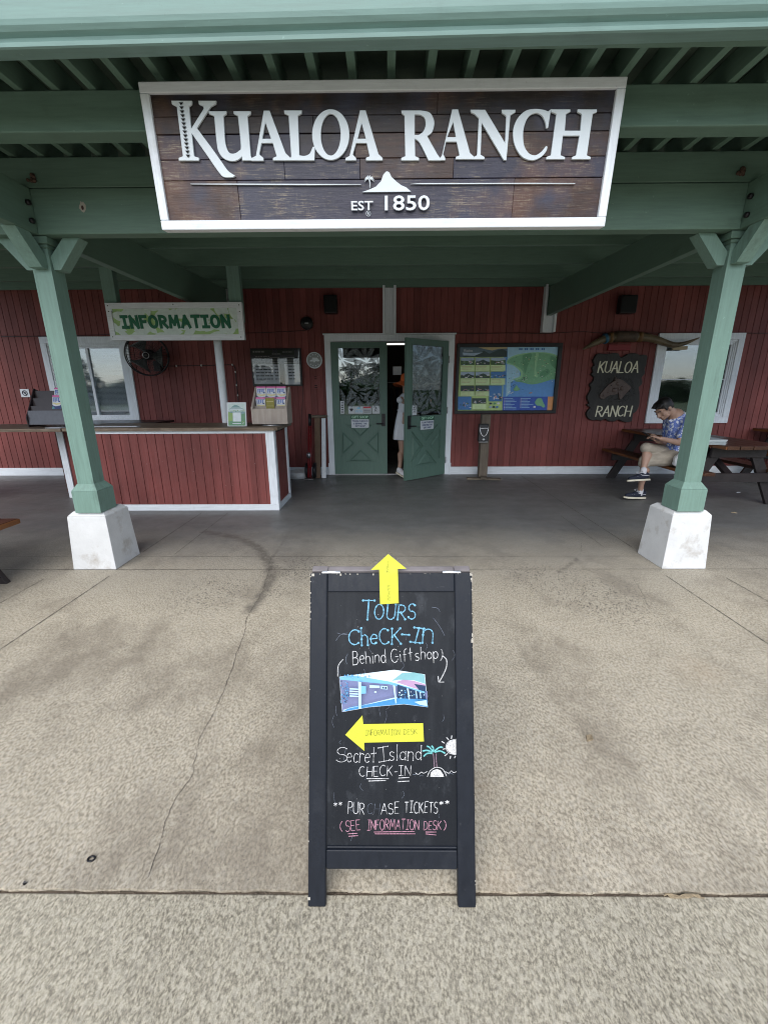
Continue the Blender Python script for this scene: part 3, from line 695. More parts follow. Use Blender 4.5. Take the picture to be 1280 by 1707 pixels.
# ------------------------------------------------------------ a single-stroke hand for chalk and pen
def E_(cx, cy, rx, ry, a0, a1, n=12): return [(cx + rx*math.cos(R(a0+(a1-a0)*i/n)), cy + ry*math.sin(R(a0+(a1-a0)*i/n))) for i in range(n+1)]
HAND = {
'A': (.7, [[(0,0),(.35,1)],[(.35,1),(.7,0)],[(.12,.36),(.58,.36)]]), 'B': (.55, [[(0,0),(0,1)],[(0,1)]+E_(.2,.76,.26,.24,90,-90)+[(0,.52)],[(0,.52)]+E_(.24,.26,.3,.26,90,-90)+[(0,0)]]),
'C': (.65, [E_(.36,.5,.36,.5,50,310)]), 'D': (.6, [[(0,0),(0,1)],[(0,1)]+E_(.15,.5,.45,.5,90,-90)+[(0,0)]]), 'E': (.5, [[(0,1),(0,0)],[(0,1),(.5,1)],[(0,.52),(.42,.52)],[(0,0),(.5,0)]]),
'F': (.48, [[(0,1),(0,0)],[(0,1),(.48,1)],[(0,.52),(.4,.52)]]), 'G': (.7, [E_(.36,.5,.36,.5,50,330),[(.4,.42),(.7,.42)]]), 'H': (.6, [[(0,0),(0,1)],[(.6,0),(.6,1)],[(0,.5),(.6,.5)]]),
'I': (.5, [[(.25,0),(.25,1)],[(.0,1),(.5,1)],[(.0,0),(.5,0)]]), 'i': (.12, [[(.06,0),(.06,.6)],[(.06,.78),(.07,.82)]]), 'K': (.6, [[(0,0),(0,1)],[(.55,1),(.02,.45)],[(.15,.58),(.6,0)]]),
'L': (.5, [[(0,1),(0,0)],[(0,0),(.5,0)]]), 'M': (.8, [[(0,0),(.1,1)],[(.1,1),(.4,.25)],[(.4,.25),(.7,1)],[(.7,1),(.8,0)]]), 'N': (.62, [[(0,0),(0,1)],[(0,1),(.62,0)],[(.62,0),(.62,1)]]),
'O': (.7, [E_(.35,.5,.35,.5,90,450,18)]), 'P': (.52, [[(0,0),(0,1)],[(0,1)]+E_(.2,.74,.32,.26,90,-90)+[(0,.48)]]), 'R': (.58, [[(0,0),(0,1)],[(0,1)]+E_(.2,.74,.32,.26,90,-90)+[(0,.48)],[(.2,.48),(.58,0)]]),
'S': (.55, [E_(.28,.75,.26,.25,40,200,9)+E_(.27,.25,.28,.26,110,-150,11)]), 'T': (.62, [[(.31,0),(.31,1)],[(0,1),(.62,1)]]), 'U': (.62, [[(0,1)]+E_(.31,.3,.31,.3,180,360)+[(.62,1)]]),
'e': (.45, [[(.02,.32),(.44,.34)]+E_(.23,.3,.22,.3,10,310)]), 'h': (.42, [[(0,1),(0,0)],[(0,.35)]+E_(.2,.36,.21,.24,160,0,8)+[(.41,0)]]), 'n': (.42, [[(0,.6),(0,0)],[(0,.35)]+E_(.2,.36,.21,.24,160,0,8)+[(.41,0)]]),
'd': (.45, [E_(.22,.28,.21,.28,20,340),[(.44,1),(.44,-.02)]]), 'f': (.36, [E_(.3,.8,.16,.2,60,180,6)+[(.14,0)],[(0,.55),(.34,.57)]]), 't': (.4, [[(.2,1),(.2,0)],[(.0,.58),(.4,.62)]]), 's': (.36, [E_(.18,.45,.16,.15,40,200,7)+E_(.17,.15,.18,.15,100,-150,8)]),
'o': (.42, [E_(.21,.28,.21,.28,90,450)]), 'p': (.42, [[(0,.6),(0,-.35)],E_(.2,.3,.21,.29,160,-160)]), 'r': (.3, [[(0,.6),(0,0)],[(0,.35)]+E_(.18,.38,.18,.2,160,40,5)]), 'c': (.38, [E_(.21,.29,.21,.29,50,310)]), 'l': (.1, [[(.05,1),(.05,0)]]),
'a': (.45, [E_(.22,.28,.21,.28,20,340),[(.44,.58),(.44,0)]]), '-': (.35, [[(0,.45),(.35,.47)]]), '(': (.2, [E_(.35,.45,.35,.65,130,230,8)]), ')': (.2, [E_(-.15,.45,.35,.65,50,-50,8)]), '*': (.35, [[(.17,.5),(.17,.95)],[(0,.62),(.35,.85)],[(0,.85),(.35,.62)]]), ' ': (.32, []),
}
def hand(mb, s, p0, p1, hpx, mapf, r, nrm, mi=0, dots=0, slant=.05, seed=0, gap=.17, fade=()):
    rnd = random.Random(seed + len(s)); w = sum(HAND[c][0] for c in s) + gap*(len(s)-1); L = math.hypot(p1[0]-p0[0], p1[1]-p0[1]); k = L/w; x = 0
    ex, ey = (p1[0]-p0[0])/L, (p1[1]-p0[1])/L
    for i, c in enumerate(s):
        cw, st = HAND[c]; jy = rnd.uniform(-.05, .05); js = rnd.uniform(.94, 1.06); sl_ = slant + rnd.uniform(-.05, .05)
        for q in st:
            pts = []
            for a, b in q:
                a_, b_ = (x + a + b*sl_*hpx/k)*k, (b*js + jy)*hpx
                pts.append(mapf(p0[0] + ex*a_ + ey*b_, p0[1] + ey*a_ - ex*b_))
            if i in fade: continue
            P = []
            for a, b in zip(pts, pts[1:]):
                for t in (0, .5): P.append(a + (b-a)*t)
            P.append(pts[-1]); w0 = rnd.uniform(0, 6); rs = [r*(.88 + .22*math.sin(w0 + j*1.3) + rnd.uniform(-.22, .18)) for j, _ in enumerate(P)]
            mb.tube(P, rs, 6, mi, (nrm, .25))
            if dots and math.hypot(q[0][0]-q[-1][0], q[0][1]-q[-1][1]) > .2:
                for e in (pts[0], pts[-1]): mb.lathe_n(e, nrm, r*dots, mi)
        x += cw + gap
def _lathe_n(s, c, nrm, r, mi):
    a = Vector(nrm).orthogonal().normalized(); b = Vector(nrm).cross(a)
    s.add([c + (a*math.cos(t*.5236) + b*math.sin(t*.5236))*r for t in range(12)] + [c + Vector(nrm)*r*.5], [(i, (i+1) % 12, 12) for i in range(12)], mi, True)
MB.lathe_n = _lathe_n

# ------------------------------------------------------------ A-frame chalkboard
BO = Vector((.0, .824, -.006)); BUy = Vector((0, .303, .877)).normalized(); BN = Vector((0, -BUy.z, BUy.y)); BL = .928
def BP(u, v, lift=.0):                     # photo point on the face of the board panel (recessed) + lift
    d = ray(u, v); o = Vector((0, 0, CAM_H)); b0 = BO + BN*(-.008 + lift); t = (b0 - o).dot(BN) / d.dot(BN); return o + d*t
M['frame'] = paint('chalkboard_frame_paint', (.007,.010,.017), 'Z', .5, .1, .1, .1, (.2,.2,.2)); M['hinge'] = plain('steel_hinge', (.6,.6,.6), .35, .8)
def slate():
    s = NT('slate_board'); w = s.map()
    c = s.mix(s.ramp(s.noise(s.map((9,2,1.2)), 3.2, 6, .6), .45, .85), (.006,.008,.012), (.018,.021,.026))
    c = s.mix(s.mul(s.ramp(s.noise(s.map((2,1,1)), 9, 8, .75), .55, .78), .7), c, (.06,.066,.076))
    c = s.mix(s.ramp(s.noise(w, 160, 2), .76, .78), c, (.3,.3,.3))
    s.l(c, s.b.inputs['Base Color']); s.b.inputs['Roughness'].default_value = .55; s.b.inputs['Specular IOR Level'].default_value = .3; s.bump(s.noise(w, 300, 2), .1, .002); return s.m
M['slate'] = slate()
xl, xr = G(513.5, 1513, -.006).x, G(793, 1514, -.006).x; cx = (xl+xr)/2
board = thing('chalkboard_sign', 'black A-frame chalkboard standing on the front joint, covered in chalk notes', 'chalkboard', (cx, .98, -.006))
def BB(mb, a0, a1, b0, b1, n0, n1, mi=0):  # box in board coordinates (across, up, out)
    c = [BO + XX*a + BUy*b + BN*n for n in (n0, n1) for a, b in ((a0,b0),(a1,b0),(a1,b1),(a0,b1))]
    return mb.hexa(c[:4], c[4:], mi)
sw = .050
for a in (xl, xr - sw):
    mb = MB(); BB(mb, a, a+sw, .004, BL, -.022, 0); obj('stile', mb, M['frame'], board, bevel=.004)
mb = MB(); BB(mb, xl+sw+.0005, xr-sw-.0005, BL-.055, BL-.001, -.021, -.001); obj('rail', mb, M['frame'], board, bevel=.003)
rb = .105
mb = MB(); BB(mb, xl+sw+.0005, xr-sw-.0005, rb, rb+.052, -.021, -.001); BB(mb, xl+sw+.0005, xr-sw-.0005, rb+.0525, rb+.060, -.0205, -.004); obj('rail', mb, M['frame'], board, bevel=.003)
mb = MB(); BB(mb, xl+sw-.004, xr-sw+.004, rb+.03, BL-.04, -.016, -.008); panel = obj('slate_panel', mb, M['slate'], board)
# rear frame, opened backwards
T0 = BO + BUy*(BL+.004) + BN*-.004; RU = (T0 - Vector((T0.x, 1.47, -.006))).normalized(); RN = Vector((0, RU.z, -RU.y)); RLn = (T0 - Vector((T0.x, 1.47, -.006))).length
def RB(mb, a0, a1, b0, b1, n0, n1, mi=0):
    c = [Vector((0, 1.47, -.006)) + XX*a + RU*b + RN*n for n in (n0, n1) for a, b in ((a0,b0),(a1,b0),(a1,b1),(a0,b1))]
    return mb.hexa(c[:4], c[4:], mi)
M['rawedge'] = mat('worn_rear_frame', (.20,.18,.18), .45, .15, 20)
mb = MB(); RB(mb, xl+.004, xl+sw, .006, RLn, .003, .024); RB(mb, xr-sw, xr-.004, .006, RLn, .003, .024); RB(mb, xl+sw+.0005, xr-sw-.0005, RLn-.056, RLn-.001, .004, .023); RB(mb, xl+sw+.0005, xr-sw-.0005, .12, .17, .004, .023); RB(mb, xl+sw-.004, xr-sw+.004, .15, RLn-.05, .008, .014)
obj('rear_frame', mb, M['rawedge'], board, bevel=.003)
for a in (xl+.035, xr-.085):
    mb = MB(); BB(mb, a, a+.052, BL-.0005, BL+.0032, -.02, .0035); mb.cyl(BO + XX*a + BUy*(BL+.003) + BN*-.002, BO + XX*(a+.052) + BUy*(BL+.003) + BN*-.002, .0035, 8); obj('hinge', mb, M['hinge'], board)
mb = MB(); rnd = random.Random(21)
for k in range(70):                        # chipped corners and knocks
    side = rnd.choice((xl, xr, xl, xr, 0)); b = rnd.choice((rnd.uniform(.01, BL), BL - rnd.random()**3*.2)); a = side + rnd.uniform(-.0005, .0005) if side else rnd.uniform(xl+.002, xr-.002)
    n_ = .0004; l = rnd.uniform(.001, .0035) if k > 5 else rnd.uniform(.004, .008); b = BL - .002 if not side else b
    if side: a += (l*.4 if side == xl else -l*.4)
    BB(mb, a-l*.5, a+l*.5, b-l*rnd.uniform(.5,1.6), b, .0001, n_)
obj('paint_chips', mb, plain('chipped_bare_wood', (.45,.42,.36), .8), board)
# chalk writing, every line traced on the slate
def chalkmat(name, col):
    s = NT(name); k = s.ramp(s.noise(s.map(), 260, 3, .7), .35, .62); c = s.mix(k, tuple(x*.42 for x in col), col)
    s.l(c, s.b.inputs['Base Color']); s.b.inputs['Roughness'].default_value = .95; s.b.inputs['Specular IOR Level'].default_value = .05; return s.m
CH = [chalkmat('chalk_white', (.80,.80,.80)), chalkmat('chalk_blue', (.25,.55,.75)), chalkmat('chalk_pink', (.62,.33,.42)), chalkmat('chalk_teal', (.22,.62,.62)), chalkmat('chalk_faint', (.16,.18,.22)), chalkmat('chalk_mauve', (.38,.26,.33))]
bp = lambda u, v: BP(u, v, .0012)
mb = MB()
H = lambda s_, p0, p1, h, r, mi, **k: hand(mb, s_, p0, p1, h, bp, r, BN, mi, **k)
H('T', (603,1034), (622,1034), 30, .0021, 1, dots=1.6, slant=.12, seed=1); H('OURS', (624,1033), (692,1033), 24, .0021, 1, dots=1.6, seed=2, gap=.24)
H('C', (581,1074), (599,1074), 26, .0021, 1, dots=1.6, seed=3); H('heCK', (603,1075), (668,1072), 27, .0021, 1, dots=1.6, seed=4); H('-I', (667,1068), (700,1072), 26, .0021, 1, dots=1.6, seed=5, slant=.15); H('n', (704,1070), (721,1070), 36, .0021, 1, dots=1.6)
H('(', (576,1106), (581,1106), 18, .0011, 4, seed=6); H('Behind', (588,1108), (643,1104), 22, .0012, 0, seed=7); H('Gift', (652,1105), (688,1101), 22, .0012, 0, seed=8); H('shop', (692,1101), (730,1098), 20, .0012, 0, seed=9); H(')', (732,1100), (737,1100), 20, .0011, 0, seed=6)
H('S', (560,1270), (578,1270), 24, .0010, 0, dots=1.5, seed=10); H('ecret', (578,1270), (626,1270), 25, .0010, 0, dots=1.6, seed=11); H('I', (632,1270), (648,1267), 23, .0010, 0, dots=1.6, seed=12, slant=.1); H('sland', (649,1267), (702,1267), 24, .0010, 0, dots=1.6, seed=13)
H('CHECK-IN', (599,1295), (684,1293), 17, .0011, 0, seed=14)
H('**', (557,1352), (571,1350), 14, .0011, 0, seed=15); H('PUR', (580,1357), (607,1357), 20, .0012, 0, seed=16); H('CH', (612,1357), (632,1357), 17, .0009, 4, seed=17); H('ASE', (635,1357), (665,1356), 18, .0012, 0, seed=18); H('TICKETS', (674,1355), (729,1355), 18, .0012, 0, seed=19); H('**', (733,1350), (749,1349), 15, .0014, 0, seed=20)
H('(', (567,1386), (573,1386), 18, .0011, 2, seed=21); H('SEE', (576,1386), (601,1384), 17, .0011, 2, seed=22); H('INFORMATION', (612,1384), (698,1383), 17, .0011, 2, seed=23); H('DESK', (706,1383), (735,1383), 15, .0011, 2, seed=24); H(')', (737,1384), (743,1384), 18, .0011, 2, seed=25)
def S(pts, r, mi, smooth=True, n=5):
    P = catmull([(a, b, 0) for a, b in pts], n) if smooth and len(pts) > 2 else [Vector((a, b, 0)) for a, b in pts]
    mb.tube([bp(p.x, p.y) for p in P], r, 6, mi, (BN, .25))
for a in (((611,1298),(648,1298)),((614,1302),(643,1301)),((664,1297),(682,1296)),((663,1303),(682,1302))): S(a, .0013, 0)
for a in (((580,1390),(596,1389)),((581,1394),(597,1393)),((623,1387),(691,1386)),((625,1390),(692,1390)),((709,1387),(727,1387)),((709,1390),(727,1392))): S(a, .0012, 2)
S([(572,1099),(564,1110),(563,1128)], .0012, 0); S([(737,1093),(744,1100),(743,1115),(732,1137)], .0014, 0); S([(730,1127),(731,1137),(740,1137)], .0014, 0, False)
# island, palm and sun
for k in range(7): S([(688+k*.2,1291-k*0),(694,1291)], .001, 4) if k == 0 else None
def blob(pts, mi):
    vs, fs_ = fill([[(a, -b) for a, b in pts]]); mb.add([BP(v.x, -v.y, .0006) for v in vs], fs_, mi)
blob([(717,1295),(718,1288),(722,1284),(728,1282),(734,1284),(738,1290),(740,1295)], 0); S([(712,1295),(716,1286),(722,1281),(728,1279),(736,1281),(741,1287),(744,1294)], .0011, 0)
for dx in (0, 4): S([(722+dx*1.2,1256),(723+dx,1266),(724+dx,1279)], .0012, 5)
for p in ([(722,1254),(716,1246),(711,1244)],[(721,1254),(712,1251),(704,1252)],[(721,1256),(712,1256),(706,1261)],[(723,1253),(732,1246),(738,1246)],[(724,1254),(734,1252),(742,1256)],[(722,1253),(722,1247),(719,1243)]): S(p, .0024, 3)
blob([(762,1233)] + [(763 + 20*math.cos(R(a))*.95, 1245 - 13*math.sin(R(a))) for a in range(100, 265, 15)] + [(762,1258)], 0)
S([(761,1232),(748,1236),(743,1245),(748,1255),(761,1258)], .0010, 0)
for p in (((753,1226),(752,1232)),((744,1229),(748,1234)),((736,1236),(741,1239)),((738,1249),(742,1248)),((741,1260),(746,1256)),((750,1265),(751,1260)),((757,1264),(759,1260))): S(p, .0015, 0)
S([(692,1288),(697,1291),(702,1287),(706,1289),(712,1286)], .0009, 0); S([(742,1286),(748,1289),(752,1285),(756,1288),(761,1286)], .0009, 0); S([(699,1294),(703,1292),(706,1294)], .0008, 4); S([(748,1291),(752,1289),(755,1291)], .0008, 4)
rnd = random.Random(9)
for k in range(26):                        # smears and drips
    u, v = rnd.uniform(552,755), rnd.uniform(1040,1400); l = rnd.uniform(6,22); S([(u,v),(u+rnd.uniform(-4,4),v+l*.5),(u+rnd.uniform(-3,3),v+l)], .0006, 4)
for p in ([(562,1055),(572,1058),(583,1057)],[(722,1030),(733,1045),(741,1060)],[(560,1068),(568,1058),(580,1055)],[(719,1012),(729,1014),(733,1020)]): S(p, .0009, 4)
obj('chalk_writing', mb, CH, board, recalc=False)

# papers taped to the board
M['yellow'] = mat('yellow_card', (.56,.57,.045), .6, .05, 9, .3, 30); M['cardedge'] = plain('card_edge', (.82,.78,.62), .6)
def paper(name, pts, label, cat, bend, lift=.0016, mi0=None, group=None):
    g = thing(name, label, cat, BP(pts[0][0], pts[0][1]), group)
    c = (sum(p[0] for p in pts)/len(pts), sum(p[1] for p in pts)/len(pts))
    vs, fs_ = fill([[(a, -b) for a, b in pts]]); mb = MB()
    me = [BP(v.x, -v.y, lift + bend(v.x, -v.y)) for v in vs]
    mb.add(me, fs_, 0); n = len(pts); o = [BP(a, b, lift + bend(a, b)) for a, b in pts]; i_ = [BP(a, b, lift + bend(a, b) - .0008) for a, b in pts]
    mb.add(o + i_, [(i, (i+1) % n, n+(i+1) % n, n+i) for i in range(n)], 1); mb.add(i_, [list(range(n))[::-1]], 1)
    ins = [(c[0]+(a-c[0])*.99, c[1]+(b-c[1])*.99) for a, b in pts]
    obj('card', mb, [M['yellow'], M['cardedge']] if mi0 is None else mi0, g, recalc=False)
    return g
up = [(647,923.5),(677.5,948),(663,948.5),(664.5,1005.5),(633.5,1007.5),(632,949.5),(618,950)]
M['pen'] = plain('pen_ink', (.10,.10,.03), .7)
fold = lambda u, v: .0115 + max(0, (955-v))*.00003
g = paper('paper_arrow', up, 'yellow paper arrow pointing up at the top edge of the chalkboard', 'paper arrow', fold)
mb = MB()
for k, c in enumerate('TICKET OFFICE'):
    if c != ' ': hand(mb, c, (644.2+k*.22, 939+k*5.1), (647.8+k*.22, 939+k*5.1), 3.6, lambda u, v: BP(u, v, .0022 + fold(u, v)), .0003, BN, 0, slant=0) if k not in (4,5,7) else None
obj('pen_lettering', mb, M['pen'], g, recalc=False)
lf = [(575.5,1225),(604,1192.5),(605.5,1207),(705,1205.5),(706.5,1236),(607,1238),(607.5,1252)]
g = paper('paper_arrow', lf, 'yellow paper arrow pointing left across the middle of the slate', 'paper arrow', lambda u, v: .0016)
mb = MB(); hand(mb, 'INFORMATION', (609,1226.5), (666,1225), 9.5, lambda u, v: BP(u, v, .0040), .00042, BN, 0, seed=5); hand(mb, 'DESK', (673,1225), (695,1223.5), 9, lambda u, v: BP(u, v, .0040), .00042, BN, 0, seed=6)
obj('pen_lettering', mb, M['pen'], g, recalc=False)
ph = [(565.5,1128),(657,1116.5),(708,1124),(713,1179),(673,1174),(615,1179),(570.5,1187)]
PH = [plain(n_, c, .35) for n_, c in (('print_sky', (.62,.72,.78)), ('print_blue', (.06,.27,.55)), ('print_wall', (.17,.19,.34)), ('print_roof_blue', (.18,.45,.68)), ('print_pale', (.45,.66,.82)), ('print_dark', (.015,.04,.10)), ('print_pink', (.42,.27,.42)), ('print_hill', (.20,.42,.45)))]
g = paper('photo_print', ph, 'creased colour print of a verandah taped to the slate', 'photo print', lambda u, v: .0016, .0016, [PH[0], M['cardedge']])
mb = MB(); lay = [0]
def pp(pts, mi):
    lay[0] += 1; vs, fs_ = fill([[(a, -b) for a, b in pts]]); mb.add([BP(v.x, -v.y, .0034 + lay[0]*.00012) for v in vs], fs_, mi)
pp([(566,1129),(650,1141),(712,1152),(712.5,1178.5),(673,1173.5),(615,1178.5),(571,1186.5)], 2)
pp([(653,1135),(670,1122),(690,1121),(707,1124.5),(709,1140),(690,1134),(665,1133)], 7); pp([(660,1137),(672,1133),(690,1135),(709,1141),(709.5,1152),(690,1147)], 6); pp([(690,1140),(709,1143),(710,1155),(700,1152)], 5)
pp([(566,1128.5),(588,1126),(648,1136),(708,1153),(708,1156),(650,1141),(568,1133)], 3); pp([(572,1186),(582,1179),(662,1164),(712,1166),(712.5,1178.5),(673,1173.5),(615,1178.5)], 1)
pp([(662,1141),(708,1156),(710,1166),(700,1165),(662,1164)], 5)
rnd = random.Random(4)
for k in range(26):
    u, v = rnd.uniform(664,706), rnd.uniform(1149,1164); w_ = rnd.uniform(.8,2.5); pp([(u,v),(u+w_,v),(u+w_,v+rnd.uniform(1,3)),(u,v+2)], rnd.choice([3,4,1,0]))
for k in range(60):
    u, v = rnd.uniform(567,580), rnd.uniform(1131,1172); w_ = rnd.uniform(1,3); pp([(u,v),(u+w_,v+1),(u+w_*.4,v+3)], rnd.choice([5,1,1,3]))
for k in range(30):
    u, v = rnd.uniform(570,620), rnd.uniform(1121.5,1127); w_ = rnd.uniform(1,3); pp([(u,v+(620-u)*.05),(u+w_,v+1+(620-u)*.05),(u+w_*.4,v+3+(620-u)*.05)], rnd.choice([1,3,1]))
for k in range(4): pp([(583,1147+k*4),(597,1148+k*4),(597,1150+k*4),(583,1149.4+k*4)], 4)
pp([(598,1143),(610,1144),(610,1156),(598,1157)], 3); pp([(616,1142),(633,1143),(633,1147),(616,1146.5)], 4); pp([(635,1143),(646,1144),(646,1149.5),(635,1148.5)], 4); pp([(624,1152),(627.5,1152),(627.5,1155),(624,1155)], 4); pp([(637,1144.6),(640,1144.8),(640,1148),(637,1147.8)],5); pp([(641.5,1145),(644.5,1145.2),(644.5,1148.5),(641.5,1148.3)],5)
pp([(597,1136),(602,1137),(602,1181),(598,1181.5)], 4); pp([(655,1142),(658.5,1143),(661,1172),(659,1173)], 4); pp([(678,1147),(681,1148),(683,1166),(681,1166)], 4); pp([(692,1151),(694,1151.5),(695.5,1164),(694,1164)], 4); pp([(699,1153),(700.6,1153.5),(702,1164),(700.8,1164)], 4)
pp([(572,1186),(573,1183),(655,1163.2),(662,1162.6),(662,1164),(582,1180)], 4); pp([(690,1170),(711,1167),(712,1177),(700,1175)], 4)
obj('picture', mb, PH, g, recalc=False)
# ------------------------------------------------------------ the big hanging sign (its top leans out a little)
SY, SZ, LEAN = 2.46, 2.162, math.atan2(.05, .60)
SM = Matrix.Rotation(LEAN, 3, 'X'); SI = SM.inverted(); SO = Vector((0, SY, SZ))
def SU(u, v, y):                           # photo point on the leaning sign, in the sign's own upright frame
    d = SI @ ray(u, v); o = SI @ (Vector((0, 0, CAM_H)) - SO) + SO; return o + d*((y - o.y)/d.y)
q0, q1, q2, q3 = SU(267.5, 382, SY), SU(1005, 379, SY), SU(1049, 129, SY), SU(232, 133.5, SY)
zb, zt, sx0, sx1 = (q0.z+q1.z)/2, (q2.z+q3.z)/2, (q0.x+q3.x)/2, (q1.x+q2.x)/2
sign = thing('hanging_sign', 'big dark plank sign in a white frame hung from the eave beam', 'sign', (0, SY, SZ)); sign.rotation_euler.x = LEAN
fw = .041
for a, b, c, d in ((sx0, sx1, zt-fw, zt), (sx0, sx1, zb, zb+fw), (sx0, sx0+fw, zb+fw+.0005, zt-fw-.0005), (sx1-fw, sx1, zb+fw+.0005, zt-fw-.0005)):
    mb = MB(); mb.box(a, b, SY, 2.518, c, d); obj('frame', mb, M['whitex'] if b-a > .1 else M['white'], sign, bevel=.004)
def plank_mat(name, a, b, wear):
    s = NT(name); v = s.map((1.5, 20, 20)); w = s.map(); oi = s.n("ShaderNodeObjectInfo")
    g = s.noise(v, 4, 9, .68); c = s.mix(s.ramp(g, .3, .7), a, b)
    c = s.mix(s.ramp(s.noise(w, 4, 6, .6), .45, .68), c, (.035,.035,.06)); c = s.mix(s.mul(s.ramp(s.noise(w, 2.5, 5, .6), .52, .68), .55), c, (.13,.055,.028))
    sc = s.noise(s.map((2.5, 9, 46)), 5, 9, .78); sv = s.noise(s.map((60, 9, 3)), 4, 8, .8); m_ = s.ramp(s.noise(w, 5, 6, .7), .45, .60)
    k = s.mul(s.ramp(s.mix(.5, sc, sv, 'LIGHTEN'), .53, .61), m_); c = s.mix(s.mul(k, wear), c, (.32,.27,.19))
    s.l(c, s.b.inputs['Base Color']); s.b.inputs['Roughness'].default_value = .42; s.b.inputs['Specular IOR Level'].default_value = .45; s.bump(s.mix(.5, g, sc), .5, .004); return s.m
PK = [plank_mat('sign_plank_dark', (.010,.007,.007), (.026,.014,.012), .15), plank_mat('sign_plank_brown', (.024,.012,.010), (.062,.028,.018), .6), plank_mat('sign_plank_slate', (.014,.014,.030), (.036,.032,.056), .75)]
ix0, ix1, iz0, iz1 = sx0+fw-.006, sx1-fw+.006, zb+fw-.006, zt-fw+.006
def sz(v, u=640): return SU(u, v, SY+.02).z
rows = [iz1, sz(192), sz(222), sz(264), sz(299), iz0]
cuts = [[.62], [.35,.8], [.0,.31,.44,.71], [.28,.45,.66], [.17,.80]]
kinds = [[0,0],[0,0,0],[2,0,1,1,2],[2,2,1,2],[1,2,1]]; rnd = random.Random(2)  # mixed plank tones; the dark upper rows paint in the eave's shade
for r in range(5):
    xs_ = [0] + [c for c in cuts[r] if c > 0] + [1]; kd = [k for k in kinds[r]]
    for i in range(len(xs_)-1):
        a, b = ix0 + (ix1-ix0)*xs_[i], ix0 + (ix1-ix0)*xs_[i+1]; mb = MB(); yy = 2.474 + rnd.uniform(0, .004)
        mb.box(a+.0006, b-.0006, yy, 2.51, rows[r+1]+.0012, rows[r]-.0012); obj('plank', mb, PK[kd[i % len(kd)]], sign, bevel=.002)
mb = MB(); mb.box(ix0, ix1, 2.511, 2.515, iz0, iz1); obj('backing', mb, M['dark'], sign)
# raised letters, traced
crop = {'A': (220, 120, 4), 'B': (440, 120, 4), 'C': (740, 120, 4)}
LY = 2.4605
def outl(c, pts):
    ox, oy, k = crop[c]; P = []; n = len(pts); run = []
    pts = [(p[0], p[1], len(p) > 2) for p in pts]
    for i in range(n):                      # smooth points ride a Catmull-Rom spline, the rest are corners
        p0, p1, p2, p3 = pts[i-1], pts[i], pts[(i+1) % n], pts[(i+2) % n]; P.append((p1[0], p1[1]))
        if p1[2] or p2[2]:
            q0 = p0 if p1[2] else p1; q3 = p3 if p2[2] else p2
            for t in (.2, .4, .6, .8):
                f = lambda j: .5*((2*p1[j]) + (p2[j]-q0[j])*t + (2*q0[j]-5*p1[j]+4*p2[j]-q3[j])*t*t + (3*p1[j]-q0[j]-3*p2[j]+q3[j])*t**3)
                P.append((f(0), f(1)))
    out = []
    for x, y in P: q = SU(ox + x/k, oy + y/k, LY); out.append((q.x, q.z))
    return out
s1 = 1
